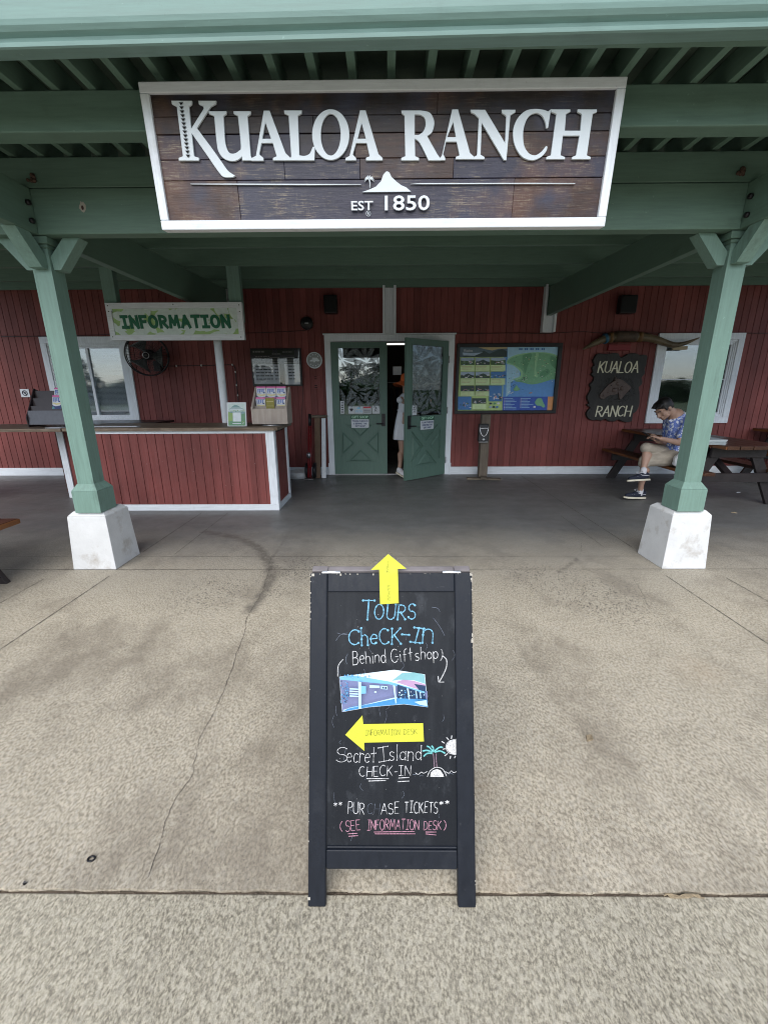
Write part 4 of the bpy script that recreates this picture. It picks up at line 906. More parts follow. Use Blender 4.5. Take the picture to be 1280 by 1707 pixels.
LET = {
'K': [('A', [(265,192),(397,192),(396,210),(377,226),(395,400),(412,562),(444,573),(444,587),(314,587),(314,573),(342,562),(300,226),(268,210)])],
'K_arm': [('A', [(397,402),(392,385),(480,245),(478,224),(448,211),(445,192),(558,192),(556,208),(524,226),(430,372),(540,520,s1),(600,605,s1),(640,660,s1),(684,690),(672,698),(615,697,s1),(580,665,s1),(500,550,s1)])],
'U': [('A', [(513,262),(627,262),(627,275),(608,290),(614,400,s1),(622,480,s1),(645,535,s1),(680,545,s1),(715,525,s1),(728,490,s1),(708,290),(680,275),(678,262),(790,262),(790,276),(768,290),(790,560),(797,573),(797,586),(736,586),(736,556),(708,580,s1),(670,591,s1),(620,578,s1),(585,540,s1),(568,480,s1),(550,290),(515,275)])],
'A': [('A', [(880,258),(916,258),(1022,540),(1055,573),(1055,586),(942,586),(942,573),(967,562),(940,470),(862,470),(846,548),(875,574),(875,588),(799,588),(799,574),(828,560)]), ('A', [(888,325),(930,446),(866,446)])],
'L': [('A', [(1016,257),(1130,257),(1129,272),(1104,287),(1114,556),(1150,560,s1),(1185,545,s1),(1206,500),(1218,498),(1214,586),(1058,586),(1058,573),(1064,560),(1046,287),(1017,272)])],
'O': [('B', [(445+122*math.cos(R(a)), 416+167*math.sin(R(a)), 1) for a in range(0,360,20)]), ('B', [(445+68*math.cos(R(a)), 416+142*math.sin(R(a)), 1) for a in range(0,360,20)])],
'A2': [('B', [(642,256),(676,256),(762,548),(789,573),(789,586),(682,586),(682,573),(707,562),(686,470),(612,470),(590,550),(612,573),(612,586),(545,586),(546,573),(572,560)]), ('B', [(651,330),(682,446),(622,446)])],
'R': [('B', [(918,257),(1045,257),(1105,272,s1),(1133,330,s1),(1120,395,s1),(1085,425),(1155,550),(1173,573),(1173,586),(1098,586),(1040,470,s1),(1003,440),(1006,562),(1031,573),(1031,586),(917,586),(917,573),(944,562),(938,287),(920,272)]), ('B', [(1003,278),(1040,280),(1070,300,s1),(1080,345,s1),(1064,395,s1),(1032,420),(1003,420)])],
'A3': [('C', [(56,250),(92,250),(172,540),(200,566),(200,578),(81,578),(81,566),(106,556),(86,461),(12,461),(-8,548),(6,572),(6,585),(-24,585),(-24,573),(-12,556)]), ('C', [(62,325),(82,435),(18,435)])],
'N': [('C', [(180,252),(273,252),(409,480),(417,290),(388,268),(388,252),(474,252),(474,264),(441,285),(414,584),(400,584),(250,330),(242,552),(268,567),(268,578),(204,578),(204,566),(222,554),(234,305),(207,277),(182,265)])],
'C': [('C', [(711,250),(692,368),(683,371),(678,335,s1),(655,288,s1),(612,269,s1),(560,298,s1),(528,380,s1),(530,480,s1),(562,540,s1),(608,556,s1),(650,532,s1),(680,495),(687,498),(680,525,s1),(648,562,s1),(590,585,s1),(522,562,s1),(476,490,s1),(462,400,s1),(486,318,s1),(540,262,s1),(600,247,s1),(660,252,s1),(694,264)])],
'H': [('C', [(716,250),(840,250),(840,262),(812,276),(803,392),(911,392),(921,276),(893,262),(893,250),(1017,250),(1017,263),(990,276),(950,556),(975,567),(975,578),(856,578),(856,567),(882,556),(906,421),(791,421),(775,556),(804,567),(804,578),(684,578),(684,567),(714,556),(752,276),(718,262)])],
}
M['letter'] = mat('sign_letter_paint', (.70,.76,.80), .4, .03, 8, .1)
mb = MB()
for k, polys in LET.items():
    vs, fs = fill([outl(c, p) for c, p in polys], .0045, .0016); mb.add([(v.x, LY + .0075 - v.z, v.y) for v in vs], fs)
obj('lettering', mb, M['letter'], sign, recalc=False)
mb = MB()
for k in range(14):                        # little triangles cut in the stem of the first letter
    t = k/13; x, y = 327 + (373-327)*t, 211 + (559-211)*t; pts = [SU(220+a/4, 120+b/4, LY-.0035) for a, b in ((x-14,y-9),(x+14,y-9),(x+1,y+10))]
    mb.prism(pts, (0, .002, 0))
obj('stem_ornament', mb, M['dark'], sign)
mb = MB(); f = lambda c, pts: [SU(crop[c][0]+a/4, crop[c][1]+b/4, LY+.004) for a, b in pts]
for c, pts in (('B', [(655,800),(700,785),(745,765),(780,728),(795,685),(812,665),(822,662),(836,670),(850,700),(885,732),(915,755),(950,770),(980,797)]), ('A', [(388,745),(620,744),(1525,747),(1528,750),(1200,753),(560,750),(400,748)]), ('C', [(-225,745),(-160,741),(600,739),(875,741),(870,744),(300,745),(-140,747)])):
    mb.prism(f(c, pts), (0, .009, 0))
mb.tube(f('B', [(706,775),(707,745),(702,715)]), .003, 6)
for a in (20, 70, 115, 160, 200, -20): mb.tube(f('B', [(702,712),(702+18*math.cos(R(a)),708-16*math.sin(R(a))),(702+34*math.cos(R(a)),712-20*math.sin(R(a))+14)]), [.003,.004,.001], 6)
obj('emblem', mb, M['letter'], sign)
mb = MB(); c1, c2 = SU(440+652/4, 120+896/4, LY+.002), SU(440+940/4, 120+880/4, LY+.002)
text(mb, 'EST', c1, XX, ZZ, .054, .005, .010, width=.108); text(mb, '1850', c2, XX, ZZ, .086, .005, .010, width=.222); c3 = SU(440+696/4, 120+944/4, LY+.006)
mb.tube([c3 + Vector((math.cos(a*.524)*.011, 0, math.sin(a*.524)*.011)) for a in range(13)], .0012, 5); text(mb, 'R', c3, XX, ZZ, .016, .001, 0)
obj('small_lettering', mb, M['letter'], sign, recalc=False)

# ------------------------------------------------------------ information sign above the counter
IY = 5.40; A, B = U(185.5, 568, IY), U(408, 566, IY); it = (U(174, 504.5, IY).z + U(403, 504, IY).z)/2; ib = (A.z+B.z)/2; a, b = A.x, B.x
g = thing('information_sign', 'white framed leaf-patterned sign hanging over the wooden counter', 'sign', ((a+b)/2, IY, ib))
fw = .062; mb = MB(); mb.box(a, b, IY, IY+.05, it-fw, it); mb.box(a, b, IY, IY+.05, ib, ib+fw); mb.box(a, a+fw, IY, IY+.05, ib+fw, it-fw); mb.box(b-fw, b, IY, IY+.05, ib+fw, it-fw)
obj('frame', mb, M['whitex'], g)
M['lime'] = plain('sign_lime', (.36,.55,.22), .5); M['paleleaf'] = plain('sign_pale_leaf', (.62,.72,.68), .5); M['deepgreen'] = plain('sign_deep_green', (.012,.13,.065), .5)
mb = MB(); mb.box(a+fw, b-fw, IY+.012, IY+.03, ib+fw, it-fw, 0); rnd = random.Random(8)
for k in range(90):
    L = rnd.uniform(.12, .24); an = rnd.uniform(-2.4, 2.4); ox, oz = rnd.uniform(a+fw, b-fw), rnd.uniform(ib+fw-.03, it-fw+.03); w = L*rnd.uniform(.16, .26)
    pts = [(ox + x*math.cos(an) - y*math.sin(an), oz + x*math.sin(an) + y*math.cos(an)) for x, y in [(w*math.sin(t*math.pi/8)*s_, L*(t/8)) for s_, rr in ((1, range(0, 9)), (-1, range(7, 0, -1))) for t in rr]]
    pts = [(min(max(x, a+fw+.001), b-fw-.001), min(max(z, ib+fw+.001), it-fw-.001)) for x, z in pts]
    vs, fs = fill([pts]); mb.add([(v.x, IY+.0115-.0001*k, v.y) for v in vs], fs, 1)
obj('leaf_panel', mb, [M['lime'], M['paleleaf']], g, recalc=False)
mb = MB(); strokes(mb, 'INFORMATION', ((a+b)/2, IY+.006, (ib+it)/2-.002), XX, ZZ, .116, (b-a)*.79, .034, .004, 0, .34, -.08, .0); obj('lettering', mb, M['deepgreen'], g, recalc=False)
mb = MB()
for x, z in ((a+.03, it-.03), (a+.03, it-.09), ((a+b)/2, it-.02), (b-.03, it-.03), (b-.03, it-.10), (a+.03, ib+.04), (b-.04, ib+.03)): mb.cyl((x, IY-.003, z), (x, IY+.001, z), .006, 8)
obj('screws', mb, M['bronze'], g)
for u0, u1 in ((171, 192), (380, 401)):
    x0, x1 = U(u0, 480, IY+.06).x, U(u1, 480, IY+.06).x; mb = MB(); mb.box(x0, x1, IY+.051, IY+.14, it-.2, 2.98); obj('hanger', mb, M['greenz'], g, bevel=.004)
# ------------------------------------------------------------ the information counter
M['countertop'] = wood('worn_counter_wood', (.11,.075,.05), (.26,.20,.145), 'X', .5, 3, .4, (.30,.25,.19), .5)
M['darktop'] = wood('dark_desk_wood', (.018,.013,.012), (.04,.03,.027), 'X', .35, 3, .2)
CY, CT = 4.86, .975
c0 = U(150, 722, CY).x; c1 = G(465, 850).x; 
counter = thing('information_counter', 'red boarded counter with white corner trim and worn wooden top left of the doors', 'counter', ((c0+c1)/2, 5.2, 0))
CB = 5.50
mb = MB(); siding(mb, c0, c1-.001, .075, CT-.07, CY)
def siding_y(mb, x, y0, y1, z0, z1, sgn=1):
    prof = [(x, y0)]; k = math.floor(y0/PITCH_B)
    while k*PITCH_B < y1:
        for d, e in ((-.0045,0),(-.0035,.009),(.0035,.009),(.0045,0)):
            if y0 < k*PITCH_B+d < y1: prof.append((x - sgn*e, k*PITCH_B+d))
        k += 1
    prof.append((x, y1)); vs = []
    for a, b in prof: vs += [(a, b, z0), (a, b, z1)]
    mb.add(vs, [(2*i, 2*i+2, 2*i+3, 2*i+1) for i in range(len(prof)-1)])
siding_y(mb, c1, CY+.001, CB, .075, CT-.07); siding_y(mb, c0, CY+.001, CB, .075, CT-.07, -1)
cl = U(107, 722, CB).x; cll = U(94.8, 722, CB).x; siding(mb, cll+.02, c0, .075, CT-.045, CB+.001)
obj('boarding', mb, M['red'], counter, recalc=False)
mb = MB(); mb.box(c0+.02, c1-.02, CY+.02, CB-.02, .08, CT-.06); obj('core', mb, M['dark'], counter)
w = .085
for a, b, c, d, e, f in ((c0, c1+.012, CY-.012, CY+.012, .0, .074), (c0, c1-w, CY-.012, CY+.012, CT-.069, CT-.035), (c1-w, c1+.012, CY-.0125, CY+.012, .0745, CT-.035), (c1-.002, c1+.014, CY+.0125, CY+.075, .0745, CT-.035), (c1-.002, c1+.014, CB-.07, CB+.012, .0, CT-.035), (c1-.002, c1+.013, CY+.0125, CB-.0705, .0, .074), (cll, cll+.085, CB-.014, CB+.02, 0, CT-.045), (cll+.0855, c0, CB-.014, CB+.01, 0, .074)):
    mb = MB(); mb.box(a, b, c, d, e, f); obj('trim', mb, M['whitex'] if b-a > .2 else M['white'], counter, bevel=.003)
jx = U(103, 718, 4.80).x
mb = MB(); mb.prism([(jx+.004, 4.80), (c1+.03, 4.80), (c1+.065, 4.83), (c1+.065, CB+.06), (jx+.004, CB+.06)] and [(x, y, CT-.034) for x, y in ((jx+.004, 4.80), (c1+.03, 4.80), (c1+.065, 4.83), (c1+.065, CB+.06), (jx+.004, CB+.06))], (0,0,.034)); obj('countertop', mb, M['countertop'], counter, bevel=.004)
mb = MB(); mb.box(-6.2, jx-.004, 4.79, CB+.0, CT-.038, CT-.003); obj('flap', mb, M['countertop'], counter, bevel=.004, label='hinged counter flap')
mb = MB(); mb.box(-6.2, -5.6, 4.9, CB, 0, CT-.039); obj('flap_support', mb, M['red'], counter)
# pole behind the counter
x = U(368.5, 640, 5.56).x; mb = MB(); mb.cyl((x, 5.60, 0), (x, 5.60, 2.26), .047, 20); solo('pole', mb, M['white'], 'round white pole rising behind the counter to the information sign', 'pole')
# things on the counter
def at_top(u, y): return U(u, 712, y).x
M['rackplastic'] = plain('dark_rack_plastic', (.030,.020,.022), .35); M['clearpocket'] = plain('smoky_pocket', (.10,.10,.115), .2)
x0, x1 = U(50, 710, 4.98).x, U(50, 710, 4.98).x + .47; z = CT + .001
rack = thing('brochure_rack', 'dark tiered plastic brochure rack on the counter behind the left post', 'rack', ((x0+x1)/2, 5.1, z), 'brochure racks')
pr = lambda x: [(x, 4.96, z), (x, 5.22, z), (x, 5.22, z+.40), (x, 5.15, z+.43), (x, 4.95, z+.10)]
mb = MB()
for x in (x0, x1-.012): mb = MB(); mb.prism(pr(x), (.012, 0, 0)); obj('side_panel', mb, M['rackplastic'], rack)
mb = MB()
for k in range(4):
    y, zz = 4.965+.055*k, z+.03+.085*k; h = .155 if k == 0 else .12
    mb.hexa([(x0+.012,y,zz),(x1-.012,y,zz),(x1-.012,y+.006,zz),(x0+.012,y+.006,zz)], [(x0+.012,y+.02,zz+h),(x1-.012,y+.02,zz+h),(x1-.012,y+.026,zz+h),(x0+.012,y+.026,zz+h)], 1 if k == 0 else 0)
    mb.box(x0+.012, x1-.012, y, y+.06, zz-.006, zz, 0)
obj('shelf', mb, [M['rackplastic'], M['clearpocket']], rack)
BR = [plain('brochure_pink', (.55,.10,.30), .4), plain('brochure_navy', (.03,.05,.16), .4), plain('brochure_white', (.62,.64,.68), .4), plain('brochure_gold', (.60,.55,.30), .4), plain('brochure_teal', (.10,.30,.32), .4), plain('brochure_blue', (.12,.20,.48), .4), plain('brochure_olive', (.25,.22,.04), .5)]
def brochure(p, ux, uy, w, h, label, group):
    n = Vector(ux).cross(Vector(uy)); mb = MB(); p = Vector(p); q = lambda a, b, e: p + Vector(ux)*a*w + Vector(uy)*b*h + n*e
    mb.hexa([q(0,0,-.008), q(1,0,-.008), q(1,0,0), q(0,0,0)], [q(0,1,-.008), q(1,1,-.008), q(1,1,0), q(0,1,0)], 2)
    R_ = lambda a, b, c, d, e, mi: mb.face([q(a,c,e), q(b,c,e), q(b,d,e), q(a,d,e)], mi)
    R_(0,1,.88,1,.0006,0); R_(0,1,.0,.30,.0006,1); R_(0,1,.46,.88,.0007,2)
    for k, (a, b, c, d, mi) in enumerate(((.1,.2,.55,.84,5),(.25,.4,.6,.82,5),(.3,.36,.5,.7,1),(.46,.6,.58,.84,5),(.66,.8,.55,.8,5),(.72,.9,.5,.6,1),(.12,.5,.5,.54,5),(.06,.94,.80,.84,1))): R_(a,b,c,d,.0010+.0001*k,mi)
    mb.face([q(.05,.40,.0018), q(.5,.30,.0018), q(.95,.36,.0018), q(.95,.46,.0018), q(.5,.42,.0018), q(.1,.48,.0018)], 3); mb.face([q(.1,.26,.002), q(.4,.20,.002), q(.95,.26,.002), q(.9,.32,.002), q(.4,.28,.002), q(.1,.34,.002)], 2); mb.face([q(.0,.02,.0022), q(.3,.04,.0022), q(.22,.16,.0022), q(.05,.2,.0022)], 4)
    return solo('brochure', mb, BR, label, 'brochure', group, recalc=False)
bu = Vector((0, .28, .96)).normalized()
for k in range(2): brochure((x1-.20, 5.02+.055*k+.01, z+.20+.085*k), XX, bu, .10, .16, ('colourful brochure in the third tier of the dark rack', 'colourful brochure in the top tier of the dark rack')[k], 'brochures in the dark rack')
mb = MB(); mb.box(U(130,708,5.0).x, U(232,708,5.0).x, 4.95, 5.03, CT+.001, CT+.006); solo('paper_stack', mb, M['sticker'], 'flat white papers lying on the counter front edge right of the left post', 'paper')
mb = MB(); mb.box(U(78,714,4.86).x, U(104,714,4.86).x, 4.84, 4.93, CT-.002, CT+.004); solo('leaflet', mb, M['sticker'], 'single white leaflet lying on the flap below the dark rack', 'leaflet')
# desk behind
dx1 = U(265, 694, 6.3).x; mb = MB()
desk = thing('desk', 'low dark desk with a black top standing behind the counter', 'desk', (dx1-.8, 6.3, 0))
mb.prism([(dx1, 6.75, .905), (dx1-.02, 6.25, .905), (dx1-1.25, 5.75, .905), (dx1-1.25, 6.75, .905)], (0,0,.03)); obj('desktop', mb, M['darktop'], desk, bevel=.003)
mb = MB(); mb.prism([(dx1-.05, 6.72, 0), (dx1-.07, 6.30, 0), (dx1-1.2, 5.82, 0), (dx1-1.2, 6.72, 0)], (0,0,.904)); obj('cabinet', mb, wood('desk_side_wood', (.06,.02,.015), (.10,.035,.025), 'Z', .5), desk)
# wooden brochure box on the counter's right end
M['palewood'] = wood('pale_box_wood', (.36,.30,.26), (.50,.44,.39), 'Z', .6, 2, .2)
y = 5.0; bx0, bx1 = U(421, 708, y).x, U(480, 708, y).x; zb_ = CT+.022; zt_ = U(450, 645, y+.22).z
box = thing('brochure_box', 'pale wooden brochure box with sloping sides at the right end of the counter', 'rack', ((bx0+bx1)/2, 5.1, CT+.001), 'brochure racks')
mb = MB()
for x in (bx0, bx1-.02):
    mb = MB(); mb.prism([(x, y, zb_), (x, y+.26, zb_), (x, y+.26, zt_), (x, y+.22, zt_), (x, y, zb_+.19)], (.02, 0, 0)); obj('side_panel', mb, M['palewood'], box, bevel=.002)
mb = MB(); mb.box(bx0+.0205, bx1-.0205, y+.004, y+.018, zb_, zb_+.175); obj('front_panel', mb, M['palewood'], box, bevel=.002)
mb = MB()
for k, hh in enumerate((.20, .275, .36)): mb.hexa([(bx0+.0205, y+.07+.06*k, zb_+.02), (bx1-.0205, y+.07+.06*k, zb_+.02), (bx1-.0205, y+.076+.06*k, zb_+.02), (bx0+.0205, y+.076+.06*k, zb_+.02)], [(bx0+.0205, y+.085+.06*k, zb_+hh), (bx1-.0205, y+.085+.06*k, zb_+hh), (bx1-.0205, y+.091+.06*k, zb_+hh), (bx0+.0205, y+.091+.06*k, zb_+hh)])
mb.box(bx0+.0205, bx1-.0205, y+.24, y+.258, zb_, zt_-.01); mb.box(bx0+.0205, bx1-.0205, y+.02, y+.239, zb_, zb_+.015)
obj('divider', mb, M['palewood'], box)
mb = MB(); mb.lathe(((bx0+bx1)/2, y+.13, CT+.001), [(0,0),(.14,0),(.14,.012),(.12,.02),(0,.02)]); obj('turntable', mb, M['metal'], box)
bw = (bx1-bx0-.06)/3
for r in range(2):
    for c in range(3):
        brochure((bx0+.026+bw*c+.004, y+.163-.06*r, zt_-.150-.120*r), XX, Vector((0,.10,.99)).normalized(), bw-.008, .155, f'brightly printed brochure in the {("top","second")[r]} row of the pale box, {("left","middle","right")[c]} of three', 'brochures in the pale wooden box')
mb = MB(); cx_ = (bx0+bx1)/2; mb.box(cx_-bw/2+.01, cx_+bw/2-.01, y+.068, y+.074, zb_+.16, zb_+.295, 6); mb.box(cx_-bw/2+.02, cx_+bw/2-.02, y+.067, y+.0678, zb_+.25, zb_+.255, 3); mb.box(cx_-bw/2+.02, cx_+bw/2-.02, y+.067, y+.0678, zb_+.20, zb_+.204, 3)
solo('olive_leaflet', mb, BR, 'small olive green leaflet in the lower pocket of the pale box', 'leaflet')
# table sign with a mountain scene (its code square left blank)
y = 4.98; a0, a1 = U(379.5, 710, y).x, U(411.5, 710, y).x; h = U(395, 671, y+.03).z - CT
sg = thing('counter_sign', 'upright green and white card with a mountain scene on the counter by the white pole', 'sign', ((a0+a1)/2, y, CT+.001))
q = lambda a, b, e=0: Vector((a0+(a1-a0)*a, y + .05*b - e, CT+.001+h*b))
mb = MB(); mb.hexa([q(0,0,.0), q(1,0,.0), q(1,0,-.006), q(0,0,-.006)], [q(0,1,0), q(1,1,0), q(1,1,-.006), q(0,1,-.006)], 0)
SGM = [M['sticker'], plain('card_green', (.10,.26,.14), .4), plain('card_teal', (.16,.30,.30), .4), plain('card_mist', (.50,.60,.58), .4), plain('card_pale', (.62,.68,.72), .4), plain('card_leaf', (.22,.36,.10), .4)]
fc = lambda pts, mi, e: mb.face([q(a, b, e) for a, b in pts], mi)
fc([(.06,.03),(.94,.03),(.94,.96),(.06,.96)], 3, .001); fc([(.06,.03),(.94,.03),(.94,.62),(.06,.62)], 2, .0015); fc([(.1,.70),(.3,.84),(.42,.90),(.55,.88),(.75,.78),(.9,.70)], 2, .002); fc([(.06,.1),(.28,.15),(.30,.55),(.06,.6)], 5, .0025); fc([(.72,.2),(.94,.1),(.94,.55),(.74,.5)], 1, .0025); fc([(.06,.03),(.94,.03),(.94,.2),(.5,.26),(.06,.2)], 1, .003); fc([(.3,.2),(.72,.2),(.72,.58),(.3,.58)], 4, .0035)
rnd = random.Random(3)
for k in range(24):
    a, b = rnd.uniform(.08,.9), rnd.choice([rnd.uniform(.05,.18), rnd.uniform(.6,.66)]); fc([(a,b),(a+.05,b+.01),(a+.03,b+.05)], rnd.choice([1,5,3]), .004+.0001*k)
for b, w_ in ((.75,.30),(.69,.34),(.10,.22)): fc([(.5-w_,b),(.5+w_,b),(.5+w_,b+.03),(.5-w_,b+.03)], 4, .0075)
obj('card', mb, SGM, sg, recalc=False)
# ------------------------------------------------------------ things on and along the wall
def wallbox(mb, u0, v0, u1, v1, y0, y1, mi=0):
    a, b = U(u0, v1, y0), U(u1, v1, y0); t = U((u0+u1)/2, v0, y0).z; mb.box(a.x, b.x, y0, y1, (a.z+b.z)/2, t, mi); return a.x, b.x, (a.z+b.z)/2, t
# map board
MY = W-.055; p = [U(757, 688, MY), U(927, 691, MY), U(937, 573, MY), U(763, 571, MY)]; a, b, c, d = (p[0].x+p[3].x)/2, (p[1].x+p[2].x)/2, (p[0].z+p[1].z)/2, (p[2].z+p[3].z)/2
mp = thing('map_board', 'black framed colour map of an island with photo panels right of the doors', 'map board', ((a+b)/2, MY, c))
f_ = .055; mb = MB(); mb.box(a, b, MY, W-.001, d-f_, d); mb.box(a, b, MY, W-.001, c, c+f_*.9); mb.box(a, a+f_*.8, MY, W-.001, c+f_*.9, d-f_); mb.box(b-f_, b, MY, W-.001, c+f_*.9, d-f_); obj('frame', mb, M['black'], mp, bevel=.004)
MP = [plain('map_'+n_, tuple(min(.85, x*1.35) for x in c_), .45) for n_, c_ in (('sea', (.10,.26,.55)), ('shallow', (.30,.50,.68)), ('land', (.16,.36,.20)), ('ridge', (.10,.26,.14)), ('lime', (.42,.55,.22)), ('caption', (.50,.62,.34)), ('deep', (.03,.08,.36)), ('white', (.70,.74,.76)), ('photo_dark', (.03,.05,.05)), ('photo_green', (.06,.12,.05)), ('photo_sky', (.30,.38,.48)), ('sand', (.50,.40,.25)), ('orange', (.55,.25,.10)), ('gold', (.40,.33,.18)), ('pinkish', (.42,.25,.26)), ('photo_blue', (.05,.16,.38)), ('header', (.08,.12,.15)), ('land_light', (.26,.47,.27)))]
I0, I1, J0, J1 = a+f_*.8, b-f_, c+f_*.9, d-f_
mb = MB(); lay = [0]
def Q(x, y): return (I0 + (I1-I0)*(x-82)/1060, 0, J1 - (J1-J0)*(y-95)/700)   # zoomed-photo units -> poster
def mpf(pts, mi):
    lay[0] += 1; P = [Q(x + (y-95)*.045, y) for x, y in pts]; P = [(min(max(x, I0+.001), I1-.001), z) for x, _, z in P]
    vs, fs = fill([P]); mb.add([(v.x, W-.012 - .00008*lay[0], v.y) for v in vs], fs, mi)
R4 = lambda x0, y0, x1, y1, mi: mpf([(x0,y0),(x1,y0),(x1,y1),(x0,y1)], mi)
sm = lambda pts: [(q.x, q.y) for q in catmull([(x, y, 0) for x, y in pts], 5, True)]
R4(40,90,1180,800,0)
R4(600,90,1180,300,1); R4(40,90,560,800,4)
mpf([(595,280),(640,270),(700,300),(740,360),(735,420),(640,480),(640,600),(595,640)], 1)
mpf(sm([(590,250),(620,210),(700,175),(820,155),(950,150),(1060,160),(1130,185),(1180,230),(1180,430),(1130,450),(1030,490),(930,515),(840,515),(760,495),(700,482),(645,480),(640,455),(700,430),(740,415),(745,370),(715,330),(660,290),(600,275)]), 17)
mpf(sm([(600,255),(640,215),(720,185),(830,165),(950,160),(1060,172),(1120,195),(1165,240),(1165,420),(1100,445),(1010,475),(920,498),(850,500),(770,480),(700,468),(690,455),(760,430),(775,370),(735,320),(660,278)]), 2)
for pts in ([(760,200),(800,170),(860,165),(850,230),(820,300),(800,380),(780,330)],[(900,170),(915,190),(905,280),(900,380),(890,300)],[(1080,190),(1150,260),(1150,340),(1090,300),(1060,240)],[(960,380),(1040,330),(1060,380),(980,430)]): mpf(sm(pts), 3)
mpf(sm([(905,165),(935,160),(925,250),(915,340),(935,420),(900,400),(895,280)]), 17)
rnd = random.Random(6)
for k in range(120):
    x, y = rnd.uniform(640,1130), rnd.uniform(190,480); w_ = rnd.uniform(3,12); R4(x, y, x+w_, y+rnd.uniform(3,9), rnd.choice([7,3,3,8,13,17,5]))
for k in range(22):
    x, y = rnd.uniform(745,810), rnd.uniform(420,470); R4(x, y, x+8, y+7, rnd.choice([8,8,7,3]))
for k in range(16): R4(700+k*20, 107, 714+k*20, 128, 15) if k % 3 else None
mpf(sm([(670,560),(690,530),(705,510),(725,535),(745,560),(700,575)]), 2)
for x, y in ((610,590),(625,580),(640,600),(655,590)): mpf([(x,y),(x+14,y-8),(x+16,y),(x+2,y+8)], 7)
for x, y in ((640,520),(665,510),(680,500),(770,555),(600,470),(610,480),(620,430)): R4(x, y, x+9, y+7, rnd.choice([7,8]))
mpf([(840,600),(870,590),(885,596),(860,604)], 12)
R4(556,640,1180,800,6)
for k in range(8): R4(575, 655+17*k, 581, 666+17*k, 7); R4(586, 658+17*k, 586+rnd.uniform(60,140), 663+17*k, 1)
for k in range(7): R4(755, 655+17*k, 761, 666+17*k, 7); R4(766, 658+17*k, 766+rnd.uniform(60,140), 663+17*k, 1)
mpf(sm([(925,680),(945,660),(985,660),(1000,690),(1015,720),(1030,750),(1010,765),(980,745),(940,740),(915,710)]), 2); R4(900,748,925,765,7); R4(1055,640,1120,800,12)
R4(82,95,592,200,16); mpf([(90,200),(200,165),(280,170),(340,130),(400,165),(480,130),(540,115),(592,140),(592,200)], 8); mpf([(280,95),(592,95),(592,110),(500,112),(430,130),(350,115)], 13); mpf([(110,150),(220,158),(330,150),(240,185),(120,180)], 10)
def photo(x0, y0, x1, y1, kind):
    R4(x0,y0,x1,y1,{0:9,1:10,2:15,3:8}[kind]); h = y1-y0; w_ = x1-x0
    if kind == 1: mpf([(x0,y1),(x0,y1-h*.35),(x0+w_*.3,y0+h*.45),(x0+w_*.55,y0+h*.25),(x0+w_*.8,y0+h*.5),(x1,y1-h*.4),(x1,y1)], 8)
    if kind == 0: mpf([(x0,y0),(x1,y0),(x1,y0+h*.3),(x0+w_*.5,y0+h*.45),(x0,y0+h*.35)], 10)
    for k in range(14):
        x, y = rnd.uniform(x0, x1-w_*.1), rnd.uniform(y0+h*.45, y1-h*.12); R4(x, y, x+rnd.uniform(4, w_*.2), y+rnd.uniform(3, h*.18), rnd.choice([7,8,9,10,14] if kind != 1 else [7,9,9,8]))
for r, (y0, y1, y2) in enumerate(((208,285,355),(360,430,505),(512,575,630))):
    for k, (x0, x1) in enumerate(((90,238),(250,405),(418,575))):
        if r == 2 and k == 2: continue
        photo(x0, y0, x1, y1, ((0,1,0),(1,1,2),(3,3,0))[r][k]); R4(x0, y1+3, x1, y2, 5)
        for j in range(3): R4(x0+8, y1+16+14*j, x1-rnd.uniform(15,60), y1+20+14*j, 13)
photo(402,512,545,690,2); R4(402,512,470,600,15); R4(474,512,545,600,15); photo(58,635,205,785,2); photo(215,655,370,715,3); R4(215,718,370,780,5)
for k, (x, y) in enumerate(((420,715),(465,715),(505,715),(420,755),(455,755),(492,755))): mpf([(x+16*math.cos(t), y+12*math.sin(t)) for t in [i*.5236 for i in range(12)]], (8,3,7,10,8,15)[k])
obj('map_print', mb, MP, mp, recalc=False)
mb = MB(); text(mb, 'Kualoa', (Q(175,130)[0], W-.030, Q(175,130)[2]), XX, ZZ, .05, .0003, .002, 0); obj('lettering', mb, M['sticker'], mp, recalc=False)
# sanitizer post
y = 6.66; a, b = U(801, 740, y).x, U(815, 740, y).x; zt_ = U(810, 691, y).z
ps = thing('sanitizer_post', 'short weathered timber post on crossed base boards in front of the map', 'post', ((a+b)/2, y, 0))
M['oldwood'] = wood('weathered_post_wood', (.10,.08,.06), (.22,.18,.14), 'Z', .8, 3, .5)
mb = MB(); mb.box(a, b, y, y+.14, .03, zt_); obj('post', mb, M['oldwood'], ps, bevel=.004)
M['oldwoodx'] = wood('weathered_base_wood', (.10,.08,.06), (.24,.20,.15), 'X', .85, 3, .5)
mb = MB(); cx_ = (a+b)/2; mb.bar((cx_-.26, y-.03, .014), (cx_+.26, y-.09, .014), .09, .026); mb.bar((cx_+.05, y+.30, .041), (cx_-.02, y-.16, .041), .09, .024); obj('base_board', mb, M['oldwoodx'], ps, bevel=.003)
ds = thing('sanitizer_dispenser', 'black hand sanitizer dispenser with a silver U emblem on the timber post', 'dispenser', (cx_-.012, y, U(806, 735, y).z))
x0, x1 = U(797.5, 725, y-.1).x, U(815, 725, y-.1).x; z0, z1 = U(806, 736, y-.1).z, U(806, 707, y-.1).z
mb = MB(); mb.hexa([(x0+.004,y-.10,z0),(x1-.004,y-.10,z0),(x1,y-.001,z0),(x0,y-.001,z0)], [(x0+.008,y-.075,z1),(x1-.008,y-.075,z1),(x1-.004,y-.001,z1),(x0+.004,y-.001,z1)]); obj('body', mb, M['black'], ds, bevel=.012, seg=3)
mb = MB(); xc = (x0+x1)/2; h = z1-z0; w_ = (x1-x0)/2-.016
